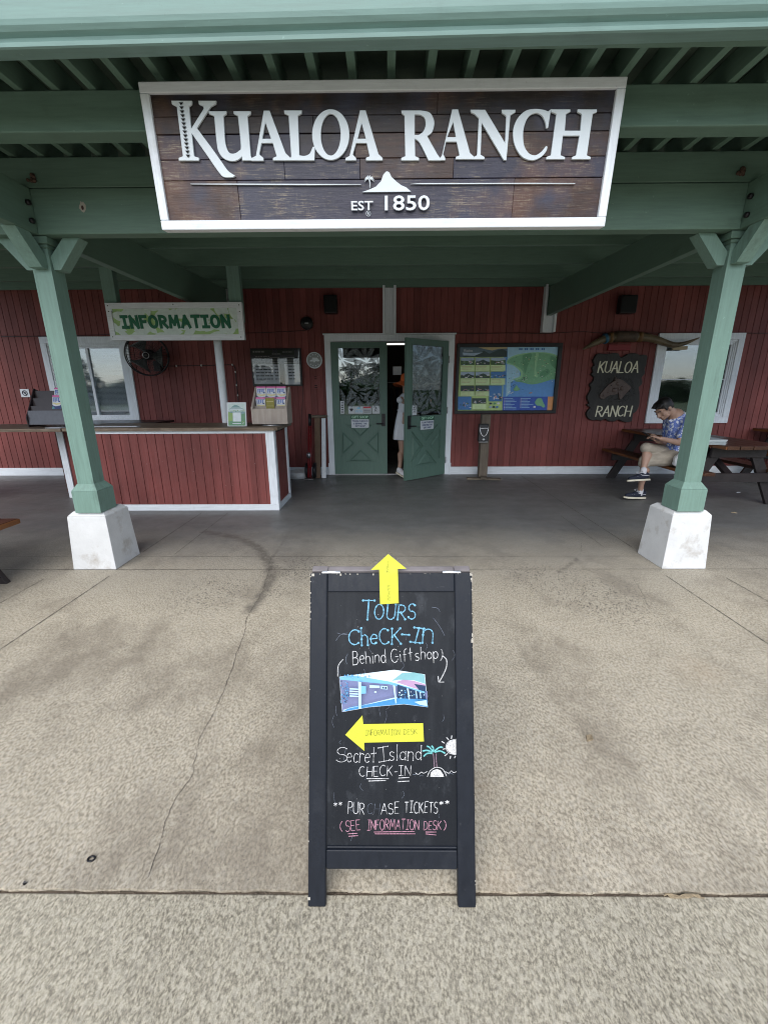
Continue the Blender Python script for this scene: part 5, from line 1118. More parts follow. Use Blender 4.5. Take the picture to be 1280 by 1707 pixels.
mb.tube([(xc - w_*math.cos(t*math.pi/10), y-.108+.024*((z_:=.30+.55*(1-math.sin(t*math.pi/10)))-.3)/.7+.0, z0+h*z_) for t in range(11)], .0055, 6, 0, ((0,-1,0), .5)); mb.bar((xc-w_, y-.090, z0+h*.76), (xc+w_, y-.090, z0+h*.76), .006, .008); mb.lathe((xc, y-.099, z0+h*.12), [(.020,0),(.018,-.006),(0,-.007)], 'Y', 12); obj('emblem', mb, plain('chrome_trim', (.75,.75,.76), .3, .6), ds)
mb = MB(); mb.box(x0+.01, x1-.01, y-.098, y-.01, z0-.018, z0-.0005); obj('nozzle', mb, M['metal'], ds, bevel=.004)
# carved plaque
y = W-.05; raw = [(262,120),(300,108),(400,118),(480,110),(560,98),(630,105),(655,150),(690,175),(760,150),(820,112),(900,104),(975,112),(1010,140),(1080,128),(1145,150),(1130,220),(1125,300),(1095,370),(1100,450),(1060,500),(1040,540),(1055,600),(1040,650),(990,700),(1005,790),(1005,900),(1000,1010),(950,1120),(890,1170),(870,1290),(800,1310),(720,1300),(640,1265),(560,1300),(470,1290),(400,1255),(330,1285),(250,1270),(190,1280),(110,1245),(80,1170),(110,1110),(150,1060),(90,1010),(130,990),(95,900),(100,850),(150,760),(160,700),(140,650),(200,590),(215,520),(170,470),(200,420),(185,350),(225,300),(200,230),(225,180)]
V_ = lambda x, y_, yy=y: U(970 + x*120/1280, 580 + y_*130/1387, yy)
pts = [V_(*p) for p in raw]; pq = thing('carved_plaque', 'dark carved wooden plaque with wavy edges and a horse head beside the right window', 'plaque', (pts[0].x+.4, y, min(p.z for p in pts)))
M['carved'] = wood('dark_carved_wood', (.018,.017,.016), (.05,.046,.042), 'Z', .6, 3, .9)
cc = sum(pts, Vector())/len(pts); vs, fs = fill([[(p.x, p.z) for p in catmull(pts, 3, True)]], .022, .008); mb = MB(); mb.add([(v.x, W-.031-v.z, v.y) for v in vs], fs); obj('slab', mb, M['carved'], pq, recalc=False)
rnd = random.Random(12); mb = MB(); yf = W-.061
for k in range(220):                        # gouged ground round the horse
    a = rnd.uniform(0, 6.28); r = rnd.uniform(.55, 1); q = V_(600+360*math.cos(a)*r, 730+240*math.sin(a)*r, yf); l = rnd.uniform(.008, .02); t = rnd.uniform(0, 3.1); mb.cap(q - Vector((math.cos(t)*l, 0, math.sin(t)*l)), q + Vector((math.cos(t)*l, 0, math.sin(t)*l)), .003, .003, 6)
obj('gouges', mb, M['carved'], pq)
M['cream'] = plain('cream_lettering', (.66,.62,.46), .5)
def line(word, ua, va, ub, vb, h):
    A, B = V_(ua, va, yf), V_(ub, vb, yf); ux = (B-A); wid = ux.length; ux.normalize(); o = (A+B)/2 + ZZ*h/2
    strokes(mb, word, o, XX, ZZ, h, wid, .020, .006, 0, .16, .10, .02)
mb = MB(); line('KUALOA', 285, 432, 985, 440, .158); line('RANCH', 245, 1215, 850, 1215, .155); obj('lettering', mb, M['cream'], pq, recalc=False)
M['horse'] = mat('carved_horse_brown', (.085,.055,.045), .5, .2, 20, .3, 80)
HP = [(585,560),(560,590),(500,630),(440,680),(360,770),(320,820),(310,860),(330,895),(370,905),(420,870),(480,835),(550,830),(600,815),(640,800),(650,860),(660,910),(700,880),(760,810),(830,740),(850,700),(800,650),(720,590),(640,555)]
vs, fs = fill([[(q.x, q.z) for q in catmull([V_(*p, yf) for p in HP], 3, True)]], .008, .006); mb = MB(); mb.add([(v.x, yf-.006-v.z, v.y) for v in vs], fs)
E3 = lambda x, y_, r, k=1.0, d=.0: mb.ell(V_(x, y_, yf-.012-d), (r, r*.6, r*k), None, 12, 8)
E3(560,750,.038,1.0); E3(450,780,.024); E3(370,840,.022); E3(620,640,.028); E3(700,720,.035); mb.cap(V_(575,575,yf-.02), V_(588,500,yf-.02), .010, .003, 8); mb.cap(V_(600,575,yf-.02), V_(610,515,yf-.015), .009, .003, 8); mb.tube(catmull([V_(640,800,yf-.02), V_(655,760,yf-.022), V_(640,700,yf-.02), V_(650,640,yf-.018)], 4), .006, 6); mb.tube(catmull([V_(330,850,yf-.02), V_(370,862,yf-.022), V_(410,850,yf-.02)], 4), .004, 6)
obj('horse_head', mb, M['horse'], pq); mb = MB(); mb.ell(V_(518,668,yf-.026), (.010,.008,.008), None, 10, 6)
obj('horse_eye', mb, M['black'], pq)
mb = MB()
for k in range(34):
    t = k/33; x_, y_ = 620+230*t, 560+130*t*t; q = V_(x_, y_+rnd.uniform(-5,25), yf-.014); mb.cap(q, q + Vector((rnd.uniform(-.01,.03), 0, -rnd.uniform(.03,.07))), .006, .003, 6)
obj('horse_mane', mb, M['carved'], pq)
# horns
hy = W-.16; cp = [(971,582),(982,576.5),(996,569.5),(1010,564),(1028,561.5),(1045,561),(1062,561.5),(1076,562.5),(1092,566),(1108,571.5),(1122,575),(1136,573.5),(1150,569),(1165,563)]; rr = [1.2,3.4,5.2,6.6,7.4,7.6,7.4,6.6,6.2,5.4,4.6,3.6,2.4,.8]
P = [U(u, v, hy + .10*(1-abs(i-6)/7) - .02) for i, (u, v) in enumerate(cp)]; pm = 6.3/707
hn = thing('steer_horns', 'wide polished steer horns mounted above the carved plaque', 'horns', (P[6].x, W-.1, P[6].z))
PP = catmull(P, 4); RR = [rr[min(i//4, len(rr)-1)]*(1-(i % 4)/4) + rr[min(i//4+1, len(rr)-1)]*(i % 4)/4 for i in range(len(PP))]
M['horn'] = mat('polished_horn', (.13,.10,.06), .3, .5, 4, .1, 40); M['hide'] = mat('leather_wrap', (.075,.048,.03), .6, .4, 20, .4); M['beadblue'] = plain('blue_beaded_band', (.03,.12,.20), .5); M['tanwrap'] = mat('tan_wrap', (.16,.085,.03), .6, .3, 20)
mb = MB(); mb.tube(PP, [r*pm for r in RR], 14); obj('horn', mb, M['horn'], hn)
def seg(u0, u1, k, m, nm):
    S_ = [p for p in PP if U(u0,560,hy).x <= p.x <= U(u1,560,hy).x]; 
    mb = MB(); mb.tube(S_, 7.6*pm*k, 16); obj(nm, mb, m, hn)
seg(1025, 1067, 1.16, M['hide'], 'leather_wrap'); seg(1015, 1025.5, 1.10, M['tanwrap'], 'wrap'); seg(1066, 1074, 1.10, M['tanwrap'], 'wrap'); seg(1008, 1014, 1.10, M['beadblue'], 'bead_band'); seg(1074, 1080, 1.10, M['beadblue'], 'bead_band')
mb = MB(); wallbox(mb, 1013, 574, 1050, 584, W-.05, W-.001); q = P[6]; mb.box(q.x-.02, q.x+.02, W-.08, W-.001, q.z-.03, q.z+.03); obj('mount', mb, plain('red_mount', (.20,.015,.02), .5), hn, bevel=.003)
mb = MB(); wallbox(mb, 1121, 577, 1145, 583, W-.065, W-.033); solo('wood_block', mb, plain('tan_wood_block', (.40,.32,.20), .6), 'small tan wooden block on the right window head under the horn tip', 'block', bevel=.002)
# menu board
y = W-.045; mn = thing('menu_board', 'black glazed opening-hours board with white lower panels above the brochure box', 'notice board', (U(462,612,y).x, y, U(462,645,y).z))
mb = MB(); a, b, c, d = wallbox(mb, 422, 580.5, 504.5, 643.5, y, W-.001); obj('frame', mb, M['black'], mn, bevel=.004)
nx_ = lambda t: a + (b-a)*t; nz = lambda t: d - (d-c)*t
MN = [M['sticker'], plain('board_slate', (.03,.032,.033), .3), plain('board_grey_text', (.30,.30,.29), .5), plain('board_green', (.06,.10,.08), .4)]
mb = MB(); mb.box(nx_(.03), nx_(.97), y-.004, y-.0005, nz(.97), nz(.04), 1); lay = [0]
def bx(x0, y0, x1, y1, mi):
    lay[0] += 1; mb.box(nx_(x0), nx_(x1), y-.0045-.0002*lay[0], y-.004, nz(y1), nz(y0), mi)
bx(.04,.42,.56,.96,0); bx(.66,.41,.955,.96,0); bx(.04,.94,.56,.965,3)
rnd = random.Random(2)
for r in range(3): bx(.38,.235+.065*r,.57,.25+.065*r,2); bx(.66,.235+.065*r,.87,.25+.065*r,2)
for k in range(9): bx(.60,.27+.06*k,.63,.30+.06*k,1)
obj('panel', mb, MN, mn)
mb = MB(); yy = y-.013; rnd = random.Random(31)
def T_(x, z, h, w_, mi):                    # a line of print too small to read: word-length dashes
    p = x - w_/2
    while p < x + w_/2 - .01:
        q = min(p + rnd.uniform(.03, .09), x + w_/2); mb.box(nx_(p), nx_(q), yy, yy+.0004, nz(z)-h*.22, nz(z)+h*.22, mi); p = q + .014
T_(.17,.09,.05,.22,0); T_(.24,.215,.035,.28,0); T_(.2,.275,.03,.24,0); T_(.18,.335,.03,.20,0); T_(.52,.15,.03,.17,0); T_(.74,.10,.03,.2,0)
for k in range(5): T_(.26,.47+.085*k,.030,.34,1); T_(.5,.47+.085*k,.032,.07,1); T_(.80,.47+.085*k,.032,.12,1)
obj('lettering', mb, [MN[2], M['ink']], mn, recalc=False)
mb = MB(); mb.box(nx_(.03), nx_(.97), y-.022, y-.020, nz(.97), nz(.04)); obj('glazing', mb, glass('board_glazing', (.97,.97,.97), -.01, 1.0), mn)
# round seal, alarm bell, speakers, outline plate, outlet
c = U(524, 600.5, W-.02); g = thing('round_seal', 'round grey and white seal plaque left of the door frame', 'plaque', (c.x, W-.02, c.z)); r = 13*6.65/707
mb = MB(); mb.lathe((c.x, W-.001, c.z), [(r,0),(r,-.018),(r*.93,-.022),(r*.90,-.016),(0,-.016)], 'Y', 32); obj('disc', mb, M['white'], g)
mb = MB(); mb.lathe((c.x, W-.018, c.z), [(r*.88,0),(0,-.0005)], 'Y', 32); obj('face', mb, plain('seal_grey', (.32,.34,.34), .6), g)
mb = MB(); mb.prism([(c.x+x*r, W-.0195, c.z+z*r) for x, z in ((-.62,-.12),(-.45,.05),(-.28,.08),(-.22,.32),(.42,.30),(.5,.08),(.66,.05),(.7,-.12),(.42,-.16),(.2,-.1),(.0,-.3),(-.2,-.14),(-.42,-.16))], (0,-.004,0)); 
for k in range(12):
    t = k*.5236 + .26; mb.bar((c.x+r*.62*math.cos(t), W-.0205, c.z+r*.62*math.sin(t)), (c.x+r*.76*math.cos(t), W-.0205, c.z+r*.76*math.sin(t)), .012, .002, (0,1,0)) if abs(math.sin(t)) > .4 else None
obj('emblem', mb, M['white'], g)
c = U(511.5, 539, W-.05); g = thing('alarm_bell', 'small round black sounder with a pale rim high on the wall above the seal', 'bell', (c.x, W-.03, c.z)); r = 10*6.4/707
mb = MB(); mb.lathe((c.x, W-.001, c.z), [(r,0),(r,-.05),(r*.9,-.062),(0,-.07)], 'Y', 28); obj('body', mb, M['black'], g); mb = MB(); mb.lathe((c.x, W-.045, c.z), [(r*1.01,0),(r*1.07,-.006),(r*1.01,-.012)], 'Y', 28); obj('rim', mb, M['metal'], g); mb = MB(); mb.box(c.x-.03, c.x+.03, W-.0712, W-.0705, c.z-.005, c.z+.006); obj('lettering', mb, M['sticker'], g, recalc=False)
M['grille'] = mat('speaker_grille', (.006,.006,.007), .7, .3, 200, .6, 400)
for (u0, v0, u1, v1), lab in (((540,491,562,522), 'black wall speaker above and left of the double doors'), ((1033,491,1060,522), 'black wall speaker above the carved plaque near the right post')):
    y = W-.20; c = U((u0+u1)/2, (v0+v1)/2, y); g = thing('wall_speaker', lab, 'speaker', (c.x, y, c.z), 'wall speakers'); mb = MB(); a, b, c_, d = wallbox(mb, u0, v0, u1, v1, y, W-.06); obj('cabinet', mb, M['black'], g, bevel=.018, seg=3); mb = MB(); mb.box(a+.015, b-.015, y-.006, y-.0005, c_+.015, d-.015); obj('grille', mb, M['grille'], g, bevel=.006); mb = MB(); mb.box((a+b)/2-.03, (a+b)/2+.03, W-.061, W, c_+.08, d-.08); obj('bracket', mb, M['bronze'], g)
mb = MB(); a, b, c, d = wallbox(mb, 521, 626, 535, 648, W-.012, W+.004); hp = solo('wall_plate', mb, M['red'], 'red painted cover plate on the wall below the round seal', 'plate', bevel=.002)
mb = MB()
for z in (c+.02, c+.05, d-.02, d-.05): mb.box((a+b)/2-.03, (a+b)/2+.01, W-.0145, W-.012, z-.006, z+.006)
obj('catch', mb, M['dark'], hp)
g = thing('wall_sign', 'small white square notice with a dark ring symbol on the far left wall', 'sign', (U(43,655,W).x, W-.01, U(43,655,W).z)); mb = MB(); a, b, c, d = wallbox(mb, 36.5, 648.5, 51, 662, W-.012, W-.001); obj('plate', mb, M['sticker'], g); mb = MB(); mb.tube([((a+b)/2+.038*math.cos(t*.4189), W-.014, (c+d)/2+.038*math.sin(t*.4189)) for t in range(16)], .006, 6); mb.bar(((a+b)/2-.03, W-.014, (c+d)/2+.03), ((a+b)/2+.03, W-.014, (c+d)/2-.03), .01, .004, (0,1,0)); mb.box((a+b)/2-.01, (a+b)/2+.015, W-.0135, W-.0121, (c+d)/2-.02, (c+d)/2+.02); obj('symbol', mb, M['ink'], g)
# cables along the wall
def cable(pts, r, y=W-.012, n=5): return catmull([U(u, v, y) for u, v in pts], n)
mb = MB(); mb.tube(cable([(2,561),(90,560),(200,557.5),(300,556),(420,555),(470,553),(505,551),(512,550)], 4), .0045, 6)
solo('wall_cable', mb, M['black'], 'thin black cable running along the wall from the left to the sounder', 'cable')
mb = MB(); mb.tube(cable([(760,555.5),(800,555.8),(860,555),(905,556),(935,554.6),(970,552.8),(1000,555),(1060,555.2),(1180,555),(1279,555.5)], 4), .0045, 6)
solo('wall_cable', mb, M['black'], 'thin black cable sagging along the wall above the map and plaque', 'cable')
g = thing('string_lights', 'black cord of tiny white lights from the fan round to the counter', 'string lights', (U(330,610,W).x, W-.02, U(330,610,W).z))
path = cable([(270,611),(294,610),(336,609.5),(365,608.5),(387,608.5),(392,614),(393,622),(395,642),(396.5,659),(398,676),(398,700)], 4); mb = MB(); mb.tube(path, .006, 6); obj('cord', mb, M['black'], g)
M['bulb'] = plain('small_white_bulb', (.85,.85,.82), .4)
for u, v in ((294.5,610),(336,609.3),(387.5,608),(392.5,620),(394.7,642),(396.6,659)): mb = MB(); mb.ell(U(u, v, W-.022), (.011,.011,.016), None, 10, 8); obj('bulb', mb, M['bulb'], g)
mb = MB(); mb.tube(cable([(505,640),(505,665),(503,690),(502,740)], 4), .003, 5); solo('wall_cable', mb, M['black'], 'thin dark cord hanging down the wall beside the tools', 'cord')
# fan
fy = W-.34; c = U(245, 592, fy); r = 33*6.25/707
fan = thing('wall_fan', 'large black round cage fan on the wall under the information sign', 'fan', (c.x, fy, c.z))
N_ = Vector((.30, -.95, -.10)).normalized(); fa = N_.cross(ZZ).normalized()*-1; fb = N_.cross(fa)*-1; fb = fa.cross(N_)*-1 if fb.z < 0 else fb
pt = lambda rr, t, d=0: c + fa*rr*math.cos(t) + fb*rr*math.sin(t) + N_*d
mb = MB()
for rr, d, th in ((r,0,.010),(r,-.09,.007),(r*.75,.035,.0022),(r*.5,.05,.0022),(r*.28,.058,.003)): mb.tube([pt(rr, k*math.pi/24, d) for k in range(49)], th, 6)
for k in range(40):
    t = k*math.pi/20; mb.tube([pt(.05, t, .06), pt(r*.5, t, .05), pt(r*.8, t, .03), pt(r, t, -.002), pt(r, t, -.09), pt(r*.6, t, -.13), pt(.05, t, -.14)], .0016, 4)
obj('cage', mb, M['black'], fan)
M['blade'] = plain('fan_blade_grey', (.10,.11,.11), .35, .3)
for k in range(3):
    t0 = 2.0 + k*2.094; vs = []; nA = 7
    for i in range(nA):
        f = i/(nA-1); rr = .04 + (r*.9-.04)*f; w_ = .32 + .35*f
        vs += [pt(rr, t0-w_, -.01-.0*f), pt(rr, t0+w_, -.055)]
    mb = MB(); mb.add(vs, [(2*i, 2*i+1, 2*i+3, 2*i+2) for i in range(nA-1)], 0, True); o = obj('blade', mb, M['blade'], fan, recalc=False); m_ = o.modifiers.new("thick", 'SOLIDIFY'); m_.thickness = .003
mb = MB(); mb.cyl(c + N_*-.14, c + N_*.055, .05, 20); mb.cyl(c + N_*-.30, c + N_*-.14, .075, 20); obj('motor', mb, M['black'], fan); mb = MB(); mb.tube([pt(.042, k*math.pi/12, .062) for k in range(25)], .006, 6); obj('badge', mb, M['metal'], fan)
q = U(262, 612, W-.1); mb = MB(); mb.tube([c + N_*-.28, Vector((q.x, W-.08, c.z-.05)), Vector((q.x, W-.05, q.z))], .018, 8); mb.box(q.x-.055, q.x+.055, W-.10, W-.001, q.z-.06, q.z+.09); obj('wall_mount', mb, M['black'], fan, bevel=.01)
# planks, hand truck and basin by the door
M['plankbrown'] = wood('brown_leaning_plank', (.10,.055,.03), (.20,.12,.07), 'Z', .55, 3)
def lean(name, u0, u1, vb, vt, y, m, label, cat, th=.03, grp=None):
    x0, x1 = G(u0, vb).x, G(u1, vb).x; yb = G(u0, vb).y; zt_ = U((u0+u1)/2, vt, W-.06).z
    mb = MB(); mb.hexa([(x0,yb,0),(x1,yb,0),(x1,yb+th,0),(x0,yb+th,0)], [(x0,W-.05-th,zt_),(x1,W-.05-th,zt_),(x1,W-.05,zt_),(x0,W-.05,zt_)]); return solo(name, mb, m, label, cat, grp, bevel=.003)
lean('leaning_plank', 525.5, 534.5, 797, 696, 6.8, M['plankbrown'], 'brown timber plank leaning on the wall left of the door frame', 'plank', .04, 'boards leaning by the door')
lean('leaning_plank', 536.5, 543.5, 797, 697, 6.8, M['white'], 'white painted board leaning between the brown plank and door frame', 'board', .025, 'boards leaning by the door')
mb = MB(); wallbox(mb, 519, 692.5, 545, 696, W-.12, W-.001); solo('wall_ledge', mb, M['oldwoodx'], 'short brown wooden ledge on the wall over the leaning boards', 'ledge', bevel=.003)
ht = thing('hand_truck', 'red hand truck with black wheels standing against the wall beside the planks', 'hand truck', (G(518,797).x, 6.72, 0)); xx = G(518, 797).x
M['hred'] = plain('hand_truck_red', (.20,.012,.015), .35)
mb = MB()
for dx in (-.018, .018): mb.tube([(xx+dx, 6.66, .03), (xx+dx, 6.93, .82)], .013, 10)
for t in (.2, .5, .8): mb.bar((xx-.018, 6.66+.27*t, .03+.79*t), (xx+.018, 6.66+.27*t, .03+.79*t), .012, .03)
obj('frame', mb, M['hred'], ht); mb = MB(); mb.tube([(xx, 6.93, .82), (xx, 6.97, 1.0)], .024, 10); obj('grip', mb, M['black'], ht)
for dx in (-.075, .05): mb = MB(); mb.lathe((0,0,0), [(0,0),(.11,0),(.125,.012),(.125,.036),(.11,.048),(0,.048)], 'Z', 24); mb.v = [Vector((xx+dx+v.z, 6.78+v.x, .125+v.y)) for v in mb.v]; obj('wheel', mb, M['black'], ht)
mb = MB(); mb.box(xx-.075, xx+.075, 6.56, 6.66, .012, .022); mb.ell((xx, 6.69, .38), (.035,.03,.05), None, 10, 8); obj('toe_plate', mb, M['metal'], ht)
c = G(498, 796); mb = MB(); mb.lathe((c.x, 6.83, 0), [(0,.012),(.11,.012),(.155,.10),(.162,.104),(.168,.10),(.165,.0),(0,0)], 'Z', 32); solo('basin', mb, M['plaster'], 'shallow round pale basin on the ground behind the counter end', 'basin')
# what shows inside the doorway
mb = MB(); wallbox(mb, 655, 611, 669, 625, 8.6, 8.62); solo('notice', mb, M['sticker'], 'framed white notice hanging inside the dark shop', 'notice')
mb = MB(); a, b = U(640, 573, 8.2).x, U(690, 573, 8.2).x; mb.box(a, b, 8.2, 8.3, U(660,574,8.2).z, U(660,572,8.2).z); solo('ceiling_lamp', mb, plain('lit_tube', (.9,.9,.85), .5, 0, ((1,.97,.9), 1.0)), 'lit white tube lamp on the ceiling just inside the doorway', 'lamp')
mb = MB(); a, b = U(646, 700, 8.0).x, U(690, 700, 8.0).x; mb.box(a-.3, b+.6, 8.3, 8.8, .05, 1.45)
rk = thing('clothes_rack', 'dark clothes rack standing in the gloom inside the doorway', 'rack', ((a+b)/2, 8.4, 0)); mb = MB(); mb.tube([(a-.2, 8.4, 0), (a-.2, 8.4, 1.5), (b+.8, 8.4, 1.5), (b+.8, 8.4, 0)], .015, 8); obj('rail', mb, M['metal'], rk)
for k in range(9):
    x = a - .15 + k*.11; mb = MB(); P = [(x, 8.4+.2*math.cos(t*.63), 0) for t in range(10)]; mb.hexa([(x-.03,8.15,.55),(x+.03,8.15,.55),(x+.03,8.65,.55),(x-.03,8.65,.55)], [(x-.02,8.22,1.40),(x+.02,8.22,1.40),(x+.02,8.58,1.40),(x-.02,8.58,1.40)]); obj('garment', mb, plain('dark_garment_%d' % k if False else 'dark_garment', random.choice([(.01,.01,.015),(.02,.012,.012),(.012,.016,.014)]), .9), rk, bevel=.01)
# ------------------------------------------------------------ picnic tables
M['tabletop'] = wood('oiled_table_boards', (.035,.014,.008), (.10,.042,.02), 'Y', .35, 2.5, .3); M['tableedge'] = wood('orange_table_edge', (.11,.038,.012), (.24,.095,.03), 'Y', .5, 2.5, .3); M['tableleg'] = mat('dark_table_frame', (.022,.017,.017), .5, .25, 8, .3, 60)
def picnic(x, y, label):
    t = thing('picnic_table', label, 'picnic table', (x, y, 0), 'picnic tables on the porch'); k = dict(local=True)
    mb = MB(); rnd = random.Random(int(x*10))
    for i in range(5):
        a = -.36 + .145*i; dy = rnd.uniform(-.012, .012); mb.box(a, a+.139, -1.1+dy, 1.1+dy, .710, .752, 0)
    mb.box(-.375, -.3605, -1.1, 1.1, .712, .750, 1); mb.box(.3595, .374, -1.1, 1.1, .712, .750, 1)
    obj('tabletop', mb, [M['tabletop'], M['tableedge']], t, bevel=.004, **k)
    for s_ in (-1, 1):
        mb = MB(); mb.box(s_*.40, s_*.525, -1.06, 1.06, .405, .445, 0); mb.box(s_*.530, s_*.650, -1.06, 1.06, .405, .445, 0); mb.box(s_*.6505, s_*.664, -1.06, 1.06, .407, .443, 1); obj('bench_seat', mb, [M['tabletop'], M['tableedge']], t, bevel=.004, **k)
    for yy in (-.82, .82):
        sg = 1 if yy > 0 else -1
        mb = MB(); mb.box(-.32, .32, yy-.02, yy+.02, .585, .708); obj('top_rail', mb, M['tableleg'], t, bevel=.003, **k)
        mb = MB(); mb.box(-.64, .64, yy-.065, yy-.022, .300, .403); obj('seat_rail', mb, M['tableleg'], t, bevel=.003, **k)
        for s_ in (-1, 1):
            mb = MB(); o = yy + .022; mb.hexa([(s_*.50,o,0),(s_*.64,o,0),(s_*.64,o+.04,0),(s_*.50,o+.04,0)], [(s_*.13,o,.706),(s_*.26,o,.706),(s_*.26,o+.04,.706),(s_*.13,o+.04,.706)]); obj('leg', mb, M['tableleg'], t, bevel=.003, **k)
        mb = MB(); mb.bar((0, yy-sg*.03, .34), (0, sg*.16, .69), .09, .04, (0,0,1)); obj('brace', mb, M['tableleg'], t, bevel=.003, **k)
    return t
picnic(4.14, 5.86, 'dark picnic table the seated man is using by the right window')
picnic(6.27, 5.9, 'dark picnic table at the far right edge beyond the first one')
picnic(-3.47, 2.02, 'picnic table in the left foreground whose bench end shows at the edge')
# papers and bag
mb = MB(); rnd = random.Random(3); a = U(1176, 740, 4.93).x
for k in range(7): dx, dy = rnd.uniform(-.008,.008), rnd.uniform(-.01,.01); mb.box(a+dx, a+.21+dx, 4.90+dy, 5.22+dy, .7535+.0082*k, .7535+.0082*k+.0068, k % 2)
solo('paper_stack', mb, [plain('folded_paper', (.42,.48,.50), .6), plain('folded_paper_pale', (.55,.60,.62), .6)], 'stack of pale folded papers on the near corner of the picnic table', 'paper', bevel=.001)
mb = MB(); rnd = random.Random(8); c = U(1150, 768, 5.10)
for k in range(9): mb.ell((c.x + rnd.uniform(-.10,.09), 5.10 + rnd.uniform(-.06,.06), .545 + rnd.uniform(-.03,.055)), (.09+rnd.uniform(0,.03), .07, .09), None, 16, 10)
mb.ell((c.x-.02, 5.1, .50), (.19,.10,.052), None, 20, 10); mb.ell((c.x+.03, 5.1, .69), (.05,.04,.06), None, 12, 8)
s_ = NT('white_bag_plastic'); s_.b.inputs['Base Color'].default_value = (.72,.74,.76,1); s_.b.inputs['Roughness'].default_value = .4; s_.bump(s_.noise(s_.map(), 16, 6, .7), .9, .02)
blend(solo('carrier_bag', mb, s_.m, 'full white plastic bag on the bench just behind the right post', 'bag'), .012, 4)
# litter on the floor
mb = MB(); c = G(153, 1433); mb.tube([c + Vector((.010*math.cos(t*.3142), .0075*math.sin(t*.3142), .0035)) for t in range(21)], .0028, 6); solo('rubber_ring', mb, M['black'], 'tiny black ring lying on the concrete left of the chalkboard', 'ring')
M['drytwig'] = mat('dry_leaf', (.28,.22,.14), .8, .3, 60)
for k, (u, v, l, an, lab) in enumerate(((1230,821,.07,.2,'pale scrap of paper on the floor under the picnic table'), (1223,855,.06,-.5,'pale twig on the floor right of the post foot'), (982,1231,.05,.8,'small brown dry leaf on the concrete right of the chalkboard'), (42,1474,.010,.3,'small dark pebble on the concrete near the left edge'))):
    c = G(u, v); d = Vector((math.cos(an), math.sin(an), 0)); e = Vector((-d.y, d.x, 0)); w_ = .014 if k == 2 else .005 if k == 3 else .010; mb = MB(); mb.hexa([c-d*l/2+ZZ*.001, c-e*w_+ZZ*.001, c+d*l/2+ZZ*.001, c+e*w_+ZZ*.001], [c-d*l/2+ZZ*.005, c-e*w_+ZZ*.008, c+d*l/2+ZZ*.004, c+e*w_+ZZ*.009]); solo(('paper_scrap','twig','dry_leaf','pebble')[k], mb, M['sticker'] if k == 0 else M['black'] if k == 3 else M['drytwig'], lab, ('litter','twig','leaf','pebble')[k])
mb = MB()
c = G(1135, 1494, -.004); 
for k in range(5): mb.tube([Vector((c.x + .012*i - .05 + .004*k, .858 + .004*math.sin(i*.9+k), -.002+.002*math.sin(i+k))) for i in range(9)], .0016, 5)
solo('dry_grass', mb, M['drytwig'], 'wisp of dry grass caught in the joint right of the chalkboard', 'grass wisp')
# ------------------------------------------------------------ people
def skin(name, col):
    s = NT(name); w = s.map(); c = s.mix(s.ramp(s.noise(w, 14, 5), .35, .7), tuple(x*.85 for x in col), col); s.l(c, s.b.inputs['Base Color']); s.b.inputs['Roughness'].default_value = .5; s.b.inputs['Subsurface Weight'].default_value = .08; s.b.inputs['Subsurface Radius'].default_value = (.02,.008,.005); return s.m
M['skin'] = skin('skin', (.40,.25,.185)); M['hair'] = mat('black_hair', (.008,.007,.007), .45, .4, 60, .5, 140, stretch=(1,1,1))
def aloha():
    s = NT('blue_floral_shirt'); w = s.map(); v = s.voro(w, 20, 'F1', 'Distance'); n = s.noise(w, 26, 3, .6)
    c = s.mix(s.ramp(s.mul(v, n), .14, .21), (.66,.71,.82), (.15,.22,.55)); c = s.mix(s.ramp(s.noise(w, 48, 2), .60, .64), c, (.06,.10,.34)); c = s.mix(s.ramp(s.noise(w, 31, 2), .55, .60), c, (.70,.74,.82))
    s.l(c, s.b.inputs['Base Color']); s.b.inputs['Roughness'].default_value = .8; s.bump(s.noise(w, 20, 4), .3, .01); return s.m
M['shirt'] = aloha(); M['shorts'] = mat('khaki_cotton', (.34,.30,.245), .85, .16, 9, 1.0, 22, stretch=(1,1,3)); M['shoe'] = mat('navy_canvas', (.012,.016,.032), .75, .2, 60, .4, 200); M['sole'] = plain('cream_rubber', (.62,.58,.46), .6); M['sock'] = plain('pale_sock', (.55,.55,.58), .8); M['lace'] = plain('white_lace', (.65,.65,.68), .7)
def frame3(f, u):                           # columns: right, forward, up
    f = Vector(f).normalized(); u = Vector(u); r = f.cross(u).normalized(); u = r.cross(f).normalized(); return Matrix((r, f, u)).transposed()
